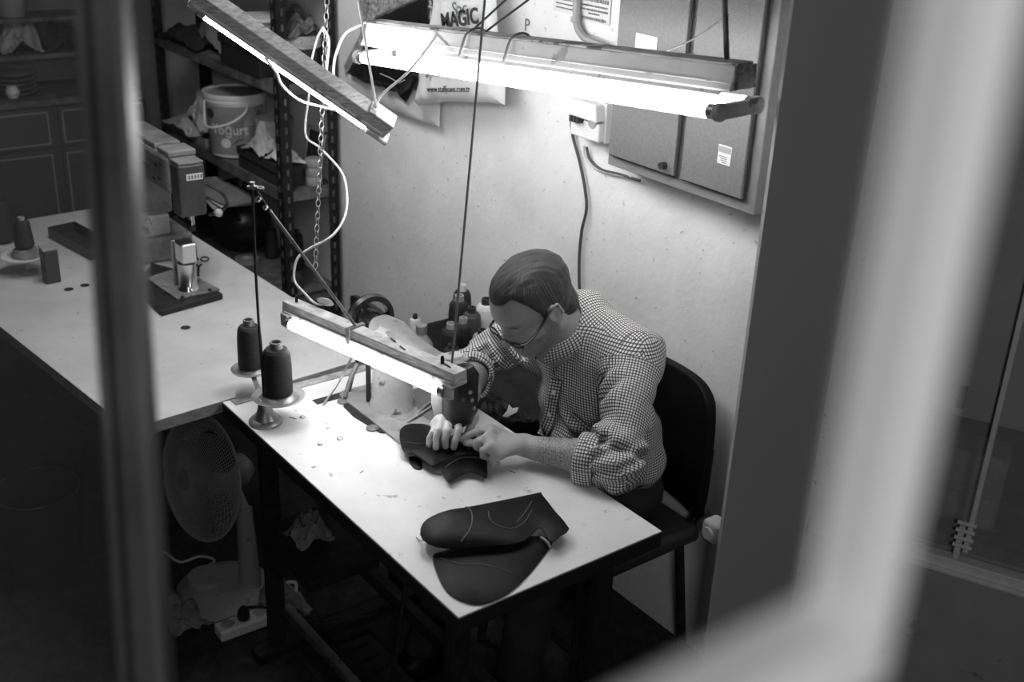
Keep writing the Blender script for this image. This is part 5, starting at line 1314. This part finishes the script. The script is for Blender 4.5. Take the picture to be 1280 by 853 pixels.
HRa = [(P_(573, 538, .842), P_(569, 551, .822), P_(567, 559, .806)),
       (P_(560, 538, .844), P_(556, 549, .824), P_(557, 558, .806)),
       (P_(549, 538, .842), P_(545, 549, .822), P_(545, 560, .804)),
       (P_(541, 541, .830), P_(537, 548, .816), P_(536, 556, .803))]
for k_, r_ in zip(kR, (.0125, .0125, .0115, .0105)): hand.append(Cap(wrR, k_, .0165, r_, .014))
hand += [Cap(kR[i], kR[i+1], .0105, .0105, .012) for i in range(3)]
for k_, fg, r_ in zip(kR, HRa, (.0098, .0098, .0092, .0084)): hand += finger([k_]+list(fg), r_, r_*.80)
thR = [wrR+Vector((.02, -.01, -.01)), P_(592, 522, .838), P_(588, 535, .822), P_(583, 546, .806)]
hand += [Cap(wrR, thR[1], .016, .0125, .014)]+finger(thR[1:], .0115, .0088)
def body_post(P, d):
    return d
bv, bf = sdf_mesh(torso_core+arms+head+hand, .0024, None)
man = thing('person', (.56, .80, 0), 'grey-haired man with glasses in a checked shirt, bent over his stitching', 'person')

# ------------------------------------------------------------------ skin tone per vertex (natural pigment: stubble, brows, lips, arm hair)
skin = bpy.data.materials.new('skin'); skin.use_nodes = True
nt = skin.node_tree; N = nt.nodes; Lk = nt.links; b = N['Principled BSDF']; b.inputs['Roughness'].default_value = .48
b.inputs['Subsurface Weight'].default_value = .0
va = N.new('ShaderNodeAttribute'); va.attribute_name = 'tone'
ng = N.new('ShaderNodeTexNoise'); ng.inputs['Scale'].default_value = 420; ng.inputs['Detail'].default_value = 4
tc = N.new('ShaderNodeTexCoord'); Lk.new(tc.outputs['Object'], ng.inputs['Vector'])
sep = N.new('ShaderNodeSeparateColor'); Lk.new(va.outputs['Color'], sep.inputs[0])
mr = N.new('ShaderNodeMapRange'); mr.inputs['From Min'].default_value = .40; mr.inputs['From Max'].default_value = .62; Lk.new(ng.outputs['Fac'], mr.inputs['Value'])
mu = N.new('ShaderNodeMath'); mu.operation = 'MULTIPLY'; Lk.new(mr.outputs['Result'], mu.inputs[0]); Lk.new(sep.outputs[1], mu.inputs[1])
mx = N.new('ShaderNodeMix'); mx.data_type = 'FLOAT'; Lk.new(mu.outputs[0], mx.inputs[0]); Lk.new(sep.outputs[0], mx.inputs[2]); Lk.new(sep.outputs[2], mx.inputs[3])
cc = N.new('ShaderNodeCombineColor')
for k_ in range(3): Lk.new(mx.outputs[0], cc.inputs[k_])
Lk.new(cc.outputs[0], b.inputs['Base Color'])
bp = N.new('ShaderNodeBump'); bp.inputs['Strength'].default_value = .25; bp.inputs['Distance'].default_value = .002; Lk.new(ng.outputs['Fac'], bp.inputs['Height']); Lk.new(bp.outputs['Normal'], b.inputs['Normal'])
body = np_object('body', bv, bf, skin, man)
def set_tone(o, fn):
    me = o.data; n = len(me.vertices); co_ = np.empty(n*3, np.float32); me.vertices.foreach_get('co', co_); co_ = co_.reshape(-1, 3)+np.array(o['_o'])
    col = fn(co_); a = me.color_attributes.new('tone', 'FLOAT_COLOR', 'POINT'); a.data.foreach_set('color', np.concatenate([col, np.ones((n, 1))], 1).astype(np.float32).ravel())
def hloc(P): return (P-np.array(HO))@HM.T
def seg_h(P, a, b):
    a = npv(a); b = npv(b); ab = b-a; h = np.clip(((P-a)@ab)/float(ab@ab), 0, 1); return h, np.linalg.norm(P-a-h[:, None]*ab, axis=1)
def bodytone(P):
    q = hloc(P); base = np.full(len(P), .38); hair_amt = np.zeros(len(P)); hair_c = np.full(len(P), .035)
    l, f, u = q[:, 0], q[:, 1], q[:, 2]; al = np.abs(l); onhead = (np.abs(u) < .14) & (al < .1) & (f > -.12) & (f < .13)
    def blob(cl, cf, cu, rl, rf, ru): return np.exp(-(((al-cl)/rl)**2+((f-cf)/rf)**2+((u-cu)/ru)**2)*1.2)
    br = blob(.030, .088, .031, .019, .03, .0062); hair_amt = np.maximum(hair_amt, np.where(onhead, np.clip(br*2.2, 0, 1), 0)); base = np.where(onhead, base*(1-.45*np.clip(br*1.5, 0, 1)), base)
    st = sstep(-.018, -.045, u)*sstep(-.02, .02, f); hair_amt = np.maximum(hair_amt, np.where(onhead & (f > -.03), st*.85, 0))
    mo = blob(0, .098, -.041, .024, .02, .0065)+blob(0, .09, -.083, .018, .02, .014); hair_amt = np.maximum(hair_amt, np.where(onhead, mo*.6, 0)); hair_c = np.where(onhead & (mo > .3), .30, np.where(onhead & (st > .2), .12, hair_c))
    lid = blob(.031, .087, .005, .013, .01, .002); base = np.where(onhead, base*(1-.6*np.clip(lid, 0, 1)), base)
    lips = blob(0, .096, -.056, .02, .012, .006); base = np.where(onhead, base*(1-.35*lips), base)
    for e, w_ in ((elL, wrL), (elR, wrR)):
        h, dd = seg_h(P, e, w_); ok = (dd < .06) & (h > .0) & (h < .98); hair_amt = np.maximum(hair_amt, np.where(ok, .85*sstep(1.02, .7, h), 0))
    return np.stack([base, np.clip(hair_amt, 0, 1), hair_c], 1)
set_tone(body, bodytone)

# fingernails
for fg, k_ in list(zip(HLa, kL))[:2]+list(zip(HRa, kR))+[((thL[2], thL[3]), None), ((thR[2], thR[3]), None)]:
    a, c = Vector(fg[-2]), Vector(fg[-1]); d_ = (c-a).normalized(); up_ = (Vector((0, 0, 1))-d_*d_.z).normalized(); sd_2 = d_.cross(up_)
    cc_ = c+up_*.0062+d_*.001
    MB().grid(lambda u, v: cc_+d_*(.010*(u-.5))+sd_2*(.0085*(v-.5))-up_*(.0045*(2*v-1)**2*.8+.002*(u-.3)**2*4), 6, 6, thick=.0006).build('fingernail', mat('nail', .55, .3), body)

# ------------------------------------------------------------------ hair
cran = [HE(0, -.014, .047, (.0815, .103, .0855), .01), HE(0, .028, .048, (.068, .066, .064), .03), Cap(H(0, -.040, -.005), H(0, -.048, -.050), .059, .052, .03), Cap(H(0, -.048, -.045), Vector((.532, .685, 1.008)), .053, .052, .02)]
def hair_post(P, d):
    q = hloc(P); l, f, u = q[:, 0], q[:, 1], q[:, 2]; al = np.abs(l)
    lim = np.interp(f, [-.12, -.06, -.02, -.012, .004, .018, .024, .04, .06, .075, .1], [-.062, -.058, -.046, .036, .036, -.012, .034, .070, .086, .090, .092])
    lim = lim+sstep(.022, .05, al)*sstep(.03, .06, f)*.020-sstep(.02, .0, al)*sstep(.03, .07, f)*.004
    q2 = np.stack([l*150+f*60, f*22, u*50+l*40], 1); st = vnoise(q2)*.0011+vnoise(q*np.array([60, 25, 60]))*.0022
    lv = u-lim; thin = .0035*(1-sstep(.0, .028, lv))*sstep(.015, .04, f); tuft = .003*np.exp(-((f-.075)/.02)**2)*sstep(.04, .09, u)
    d2 = d-st-tuft-.001+thin; e = (lim-u)*.8
    k = .006; h = np.maximum(k-np.abs(d2-e), 0)/k; return (np.maximum(d2, e)+h*h*k*.25).astype(np.float32)
hv, hf_ = sdf_mesh(cran, .0018, hair_post)
hairm = bpy.data.materials.new('hair'); hairm.use_nodes = True; nt = hairm.node_tree; N = nt.nodes; Lk = nt.links; b = N['Principled BSDF']; b.inputs['Roughness'].default_value = .42
uvn = N.new('ShaderNodeAttribute'); uvn.attribute_name = 'strand'
n1 = N.new('ShaderNodeTexNoise'); n1.inputs['Scale'].default_value = 1; n1.inputs['Detail'].default_value = 5; n1.inputs['Roughness'].default_value = .7; Lk.new(uvn.outputs['Vector'], n1.inputs['Vector'])
r1 = N.new('ShaderNodeMapRange'); r1.inputs['From Min'].default_value = .35; r1.inputs['From Max'].default_value = .72; r1.inputs['To Min'].default_value = .006; r1.inputs['To Max'].default_value = .10; Lk.new(n1.outputs['Fac'], r1.inputs['Value'])
cc = N.new('ShaderNodeCombineColor')
for k_ in range(3): Lk.new(r1.outputs['Result'], cc.inputs[k_])
Lk.new(cc.outputs[0], b.inputs['Base Color'])
bp = N.new('ShaderNodeBump'); bp.inputs['Strength'].default_value = .9; bp.inputs['Distance'].default_value = .004; Lk.new(n1.outputs['Fac'], bp.inputs['Height']); Lk.new(bp.outputs['Normal'], b.inputs['Normal'])
hair = np_object('hair', hv, hf_, hairm, man)
me = hair.data; n = len(me.vertices); co_ = np.empty(n*3, np.float32); me.vertices.foreach_get('co', co_); q = hloc(co_.reshape(-1, 3)+np.array(hair['_o']))
# strands run from the crown whorl outward: across-strand coordinate = angle about the crown
cw = q-np.array([0, -.06, .10]); ang = np.arctan2(cw[:, 0], cw[:, 1]+.0); rad = np.linalg.norm(cw, axis=1)
at_v = me.attributes.new('strand', 'FLOAT_VECTOR', 'POINT'); at_v.data.foreach_set('vector', np.stack([np.sin(ang)*48, np.cos(ang)*48, rad*14], 1).astype(np.float32).ravel())

# ------------------------------------------------------------------ glasses
gls = bpy.data.objects.new('glasses', None); COL.objects.link(gls); gls.parent = man; gls.location = (0, 0, 0); gls['_o'] = man['_o']; gls['label'] = 'dark-framed glasses slid down the nose'
gm = mat('black_acetate', .012, .25)
def GP(s, x, y): 
    return H(s*(.0345+x), .110-.0022*abs(x+.0)*0-.35*max(0, x)*1.0, -.010+y*.93)+hF*(y*.30)
for s in (-1, 1):
    pts = []
    for i in range(24):
        a = 2*PI*i/24; e = .75; pts.append(GP(s, .0265*math.copysign(abs(math.cos(a))**e, math.cos(a)), .0165*math.copysign(abs(math.sin(a))**e, math.sin(a))))
    MB().tube(pts, .0023, n=8, closed=True).build('rim', gm, gls)
    c_ = sum(pts, Vector())/24
    MB().add([c_+hF*.0004]+[p+hF*.0004 for p in pts]+[c_-hF*.0006]+[p-hF*.0006 for p in pts], [(0, 1+i, 1+(i+1) % 24) for i in range(24)]+[(25, 26+(i+1) % 24, 26+i) for i in range(24)]).build('lens', mat('lens_glass', .9, .05, alpha=.08), gls)
    hn = GP(s, .028, .008)
    MB().tube([hn, H(s*.071, .085, -.006), H(s*.0765, .045, .004), H(s*.080, .005, .022), H(s*.082, -.014, .026), H(s*.0815, -.026, .010)], .0030, n=8, smooth=5).build('temple_arm', gm, gls)
MB().tube([GP(-1, -.026, .006), H(-.004, .1155, -.001), H(.004, .1155, -.001), GP(1, -.026, .006)], .0018, n=8, smooth=4).build('bridge', gm, gls)

# ------------------------------------------------------------------ shirt
cuL, cuR = elL.lerp(wrL, .22), elR.lerp(wrR, .26)
bag_l = Vector((0, 0, -.012))
shirt_p = [Ell((.56, .82, .64), (.180, .130, .10), None, .03), Ell((.56, .785, .74), (.182, .130, .12), None, .06), Ell((.548, .755, .86), (.178, .115, .13), None, .06), Ell((.535, .755, .94), (.17, .10, .085), None, .05),
           Cap(shR, shL, .062, .062, .06), Cap(C7+Vector((0, .0, -.026)), shL+Vector((-.01, 0, .012)), .055, .05, .05), Cap(C7+Vector((0, 0, -.026)), shR+Vector((.01, 0, .012)), .055, .05, .05),
           Cap(shL, elL+Vector((.004, .012, -.004)), .064, .060, .035), Cap(elL+Vector((.004, .012, -.004)), cuL, .060, .053, .03),
           Cap(shR, elR+Vector((-.004, .01, -.004)), .064, .056, .035), Cap(elR+Vector((-.004, .01, -.004)), cuR, .056, .050, .03),
           Cap(cuL+(cuL-elL)*.0, cuL.lerp(wrL, .05), .055, .054, .006), Cap(cuR, cuR.lerp(wrR, .05), .052, .051, .006)]
cut = [(cuL.lerp(wrL, .05), (wrL-elL).normalized()), (cuR.lerp(wrR, .05), (wrR-elR).normalized())]
neck_ax = (H(0, .01, -.06)-C7).normalized()
def shirt_post(P, d):
    d = d.copy()
    # sleeve folds, strongest at the elbows and armpits
    for a, e, c in ((shL, elL, cuL), (shR, elR, cuR)):
        h, dd = seg_h(P, a, e); w_ = sstep(.13, .05, dd)*sstep(.1, .5, h)
        d += w_*(.011*np.sin(h*30+6*vnoise(P*9))*sstep(-.2, .5, vnoise(P*11+3)+.25)+.002*vnoise(P*42))
        h2, dd2 = seg_h(P, e, c); w2 = sstep(.11, .04, dd2); d += w2*.007*np.sin((P[:, 0]-P[:, 2])*120+5*vnoise(P*14))
    near = sstep(.35, .12, np.abs(P[:, 0]-.545)*1.0)
    fold = np.sin((P[:, 2]*46+(P[:, 0]-.54)*28)+7*vnoise(P*6))*vnoise(P*7+9)
    d += near*(.020*fold+.006*vnoise(P*20))
    pl = np.exp(-((P[:, 0]-.545)/.012)**2)*(P[:, 1] < .74); d -= pl*.0016
    # cut the sleeves open at the cuffs, the neck at the collar and the hem at the belt
    for c, n_ in cut:
        rel = P-npv(c); s_ = rel@npv(n_); rr = np.linalg.norm(rel, axis=1); m_ = rr < .13; d = np.where(m_, np.maximum(d, s_), d)
    for c, w_, r_ in ((cuL, wrL, .047), (cuR, wrR, .044)):
        ax_ = (w_-c).normalized(); h, dd = seg_h(P, Vector(c)-ax_*.02, w_); d = np.where(dd < .1, np.maximum(d, r_-dd-.0), d) if False else d
    nA, nB_ = Vector((.533, .69, .995)), H(0, -.03, -.03); nx_ = (nB_-nA).normalized(); hN, dN = seg_h(P, nA, nA+nx_*.25)
    d = np.maximum(d, np.where(hN > 0, .060-dN, -1))
    vv = ((P[:, 2]-.895)*.30)-np.abs(P[:, 0]-.548); d = np.where((P[:, 1] < .67) & (P[:, 2] > .88), np.maximum(d, vv), d)
    d = np.maximum(d, .585-P[:, 2]+.01*np.sin(P[:, 0]*40))
    return d.astype(np.float32)
sv, sf = sdf_mesh(shirt_p, .0032, shirt_post)
shirtm = bpy.data.materials.new('checked_cotton'); shirtm.use_nodes = True; nt = shirtm.node_tree; N = nt.nodes; Lk = nt.links; b = N['Principled BSDF']; b.inputs['Roughness'].default_value = .85
uv = N.new('ShaderNodeUVMap'); uv.uv_map = 'UVMap'; sp_ = N.new('ShaderNodeSeparateXYZ'); Lk.new(uv.outputs['UV'], sp_.inputs[0])
def M_(op, a, b_=None):
    n_ = N.new('ShaderNodeMath'); n_.operation = op
    for i, x in enumerate((a, b_)):
        if x is None: continue
        if isinstance(x, (int, float)): n_.inputs[i].default_value = x
        else: Lk.new(x, n_.inputs[i])
    return n_.outputs[0]
PITCH = .0070
ls = []
for ax_ in (0, 1):
    fr_ = M_('FRACT', M_('MULTIPLY', sp_.outputs[ax_], 1/PITCH)); ls.append(M_('LESS_THAN', fr_, .40))
dark = M_('MAXIMUM', ls[0], ls[1]); both = M_('MULTIPLY', ls[0], ls[1])
val = M_('SUBTRACT', M_('SUBTRACT', .74, M_('MULTIPLY', dark, .61)), M_('MULTIPLY', both, .09))
cc = N.new('ShaderNodeCombineColor')
for k_ in range(3): Lk.new(val, cc.inputs[k_])
Lk.new(cc.outputs[0], b.inputs['Base Color'])
def cyl_uv(o, limbs):
    """fabric coordinates in metres: round and along each sleeve (mitred at the elbow), flat panels on the trunk"""
    me = o.data; nl = len(me.loops); n = len(me.vertices); co_ = np.empty(n*3, np.float32); me.vertices.foreach_get('co', co_); co_ = co_.reshape(-1, 3)+np.array(o['_o'])
    vi = np.empty(nl, np.int32); me.loops.foreach_get('vertex_index', vi); LP = co_[vi]; T = LP.reshape(-1, 4, 3); fc = T.mean(1)
    nr = np.cross(T[:, 2]-T[:, 0], T[:, 3]-T[:, 1]); nr /= np.maximum(np.linalg.norm(nr, axis=1, keepdims=True), 1e-9)
    UVs = np.zeros((nl, 2)); an_r = np.abs(nr)*np.array([.8, 1.1, .8]); dom = np.repeat(an_r.argmax(1), 4)
    UVs[:, 0] = np.where(dom == 0, LP[:, 1], LP[:, 0]); UVs[:, 1] = np.where(dom == 2, LP[:, 1], LP[:, 2])
    UVs[:, 0] += .12*(LP[:, 2]-.8)*(dom == 1)
    torso_d = seg_h(fc, (.55, .80, .6), (.54, .75, .93))[1]-.14
    for a, e, c, r in limbs:
        hU_, dU_ = seg_h(fc, a, e); hF_, dF_ = seg_h(fc, e, c); da, df = (e-a).normalized(), (c-e).normalized()
        isl = (np.minimum(dU_, dF_)-r < torso_d) & (np.minimum(dU_, dF_) < .11) & ((hU_ > .12) | (dF_ < .09))
        fore = ((fc-npv(e))@npv((da+df).normalized()) > 0)
        Ln = (e-a).length; off = 0
        for m_f, o_, d_, L0 in ((isl & ~fore, a, da, 0), (isl & fore, e, df, Ln)):
            m_ = np.repeat(m_f, 4); U_ = npv(da.cross(df).normalized()); D_ = npv(d_); W_ = np.cross(D_, U_)
            x = LP[m_]-npv(o_); an = np.arctan2(x@W_, x@U_); xf = np.repeat(fc[m_f], 4, 0)-npv(o_); af = np.arctan2(xf@W_, xf@U_)
            UVs[m_, 0] = (af+((an-af+np.pi) % (2*np.pi)-np.pi))*r; UVs[m_, 1] = x@D_+L0
    l_ = me.uv_layers.new(name='UVMap'); l_.data.foreach_set('uv', UVs.astype(np.float32).ravel())
bones = [(shL, elL, cuL, .062), (shR, elR, cuR, .058)]
shirt = np_object('shirt', sv, sf, shirtm, man); cyl_uv(shirt, bones)
# rolled cuffs
for c, e, w_, r_ in ((cuL, elL, wrL, .054), (cuR, elR, wrR, .051)):
    ax_ = (w_-e).normalized(); u_, v_ = frame_of(ax_)
    def cf(u, v, c=c, ax_=ax_, u_=u_, v_=v_, r_=r_):
        a = 2*PI*u; rr = r_*(1+.05*math.sin(a*3+1)+.03*math.sin(a*5)); prof = [(-.030, .003), (-.020, .007), (-.002, .0075), (.012, .006), (.016, .001), (.012, -.004)]
        t_ = v*5; i = min(4, int(t_)); f_ = t_-i; x = prof[i][0]*(1-f_)+prof[i+1][0]*f_; o_ = prof[i][1]*(1-f_)+prof[i+1][1]*f_
        return c+ax_*(x+.012+.004*math.sin(a*2))+(u_*math.cos(a)+v_*math.sin(a))*(rr+o_)
    m_ = MB().grid(cf, 48, 10, thick=.0025); o = m_.build('rolled_cuff', shirtm, shirt)
    l_ = o.data.uv_layers.new(name='UVMap')
    for p in o.data.polygons:
        for li in p.loop_indices:
            co3 = o.data.vertices[o.data.loops[li].vertex_index].co+Vector(o['_o'])-c; cf3 = p.center+Vector(o['_o'])-c
            a1, a2 = math.atan2(co3.dot(v_), co3.dot(u_)), math.atan2(cf3.dot(v_), cf3.dot(u_)); a1 = a2+((a1-a2+PI) % (2*PI)-PI); l_.data[li].uv = (a1*r_, co3.dot(ax_))
# collar: stand and turned-down leaf round the neck
nu_, nw_ = frame_of(neck_ax); fr_dir = (hF-neck_ax*hF.dot(neck_ax)).normalized(); lf_dir = hL
cN = C7+Vector((0, -.045, -.018))
def collar(u, v):
    a = (u-.5)*2*PI*.93            # 0 at the nape
    bx_, by_ = math.sin(a), math.cos(a)
    r_in = .063; z_ = .028*(1-abs(a)/PI*.9)
    base = Vector((.533+bx_*.066, .682+by_*.066, 1.058-.100*(1-by_)/2))
    tilt = Vector((0, -.55, .83))
    top = base+tilt*.030-Vector((bx_, by_, 0))*.004
    t3 = max(0, (abs(a)/PI-.7)/.3); low_ = base+Vector((bx_, by_, 0))*.017-Vector((0, 0, .010+.026*t3*t3))
    if v < .4: return base.lerp(top, v/.4)-Vector((bx_, by_, 0))*.003
    t_ = (v-.4)/.6; return top.lerp(low_, t_)+Vector((bx_, by_, .3))*.006*math.sin(PI*t_)
o = MB().grid(collar, 60, 12, thick=.0025).build('collar', shirtm, shirt)
l_ = o.data.uv_layers.new(name='UVMap')
for p in o.data.polygons:
    for li in p.loop_indices:
        idx = o.data.loops[li].vertex_index % (61*13); l_.data[li].uv = ((idx//13)/60*.40, (idx % 13)/12*.075)
# placket, pocket and buttons laid on the shirt front
from mathutils.bvhtree import BVHTree
_vs = [Vector(v) for v in sv.tolist()]; bvh = BVHTree.FromPolygons(_vs, sf.tolist())
def onshirt(px, py, o_=.0015):
    dr = (at(px, py, 't', 1)-CAM).normalized(); p, n_, i_, ds = bvh.ray_cast(CAM, dr)
    if p is None: p = at(px, py, 't', 2.75); n_ = -dr
    if n_.dot(dr) > 0: n_ = -n_
    return p+n_*o_
def strip(cl, w, name, o_=.0016, nv=4):
    """a band of cloth following the picture line cl (pixels), w pixels wide"""
    pts = catmull([Vector((x, y, 0)) for x, y in cl], 6); n_ = len(pts)-1
    def fn(u, v):
        k_ = min(n_, int(round(u*n_))); a = pts[max(0, k_-1)]; c = pts[min(n_, k_+1)]; d_ = (c-a).normalized(); q = pts[k_]+Vector((-d_.y, d_.x, 0))*w*(v-.5); return onshirt(q.x, q.y, o_)
    o = MB().grid(fn, n_, nv, thick=.0012).build(name, shirtm, shirt); l_ = o.data.uv_layers.new(name='UVMap')
    for p in o.data.polygons:
        for li in p.loop_indices:
            idx = o.data.loops[li].vertex_index % ((n_+1)*(nv+1)); l_.data[li].uv = ((idx//(nv+1))/n_*.0019*sum((pts[i+1]-pts[i]).length for i in range(n_)), (idx % (nv+1))/nv*w*.0019)
    return o
strip([(697, 474), (692, 500), (687, 525), (678, 545)], 15, 'placket', .003)
for px, py in ((694, 490), (688, 518), (680, 542)):
    p = onshirt(px, py, .0045); n_ = (CAM-p).normalized(); MB().lathe([(.0055, 0), (.0055, .0015), (.001, .002)], p, n_, n=14, caps=False).build('button', plastic_white, shirt)
strip([(716, 517), (722, 522), (735, 533), (751, 545)], 5, 'pocket_hem', .0025, 2)
MB().tube([onshirt(x, y, .0012) for x, y in catmull([(716, 516, 0), (712, 530, 0), (712, 545, 0), (722, 556, 0), (742, 562, 0), (750, 556, 0), (753, 546, 0)], 4) for x, y in [(x, y)]] if False else [onshirt(p.x, p.y, .0012) for p in catmull([Vector((x, y, 0)) for x, y in ((716, 516), (712, 530), (713, 545), (724, 556), (742, 562), (750, 556), (753, 546))], 4)], .0008, n=6).build('pocket_seam', ink_grey, shirt)
MB().tube([onshirt(p.x, p.y, .0010) for p in catmull([Vector((x, y, 0)) for x, y in ((815, 424), (800, 415), (785, 420), (765, 445), (752, 475), (748, 500))], 5)], .0008, n=6).build('armhole_seam', ink_grey, shirt)

# ------------------------------------------------------------------ trousers, belt, shoes
kn = [Vector((.70, .50, .50)), Vector((.42, .50, .50))]; an_ = [Vector((.72, .42, .10)), Vector((.40, .36, .10))]; hpj = [Vector((.64, .83, .53)), Vector((.47, .83, .53))]
tr_p = [Ell((.555, .83, .56), (.165, .125, .095), None, .03), Cap((.555, .825, .58), (.555, .825, .615), .12, .12, .03)]
for i in (0, 1): tr_p += [Cap(hpj[i], kn[i], .085, .062, .05), Cap(kn[i], an_[i], .062, .050, .02)]
def tr_post(P, d):
    d = d+.003*np.sin(P[:, 1]*60+5*vnoise(P*8)); return np.maximum(d, np.maximum(P[:, 2]-.615, .07-P[:, 2])).astype(np.float32)
tv, tf = sdf_mesh(tr_p, .006, tr_post); np_object('trousers', tv, tf, cloth_dark, man)
MB().tube([(.555+.163*math.cos(2*PI*i/40), .825+.125*math.sin(2*PI*i/40), .612) for i in range(40)], .008, n=8, closed=True).build('belt', leather, man)
for i in (0, 1):
    a = an_[i]; sp_s = [Cap(a-Vector((0, -.02, .055)), a-Vector((0, .02, .06)), .038, .040, .02), Cap(a-Vector((0, .02, .06)), a-Vector((0, .16, .072)), .040, .032, .03), Cap(a, a-Vector((0, 0, .05)), .04, .042, .03)]
    shv, shf = sdf_mesh(sp_s, .006, lambda P, d: np.maximum(d, .012-P[:, 2]).astype(np.float32)); np_object('shoe', shv, shf, leather, man)

for o in scene.objects:
    if '_o' in o: del o['_o']
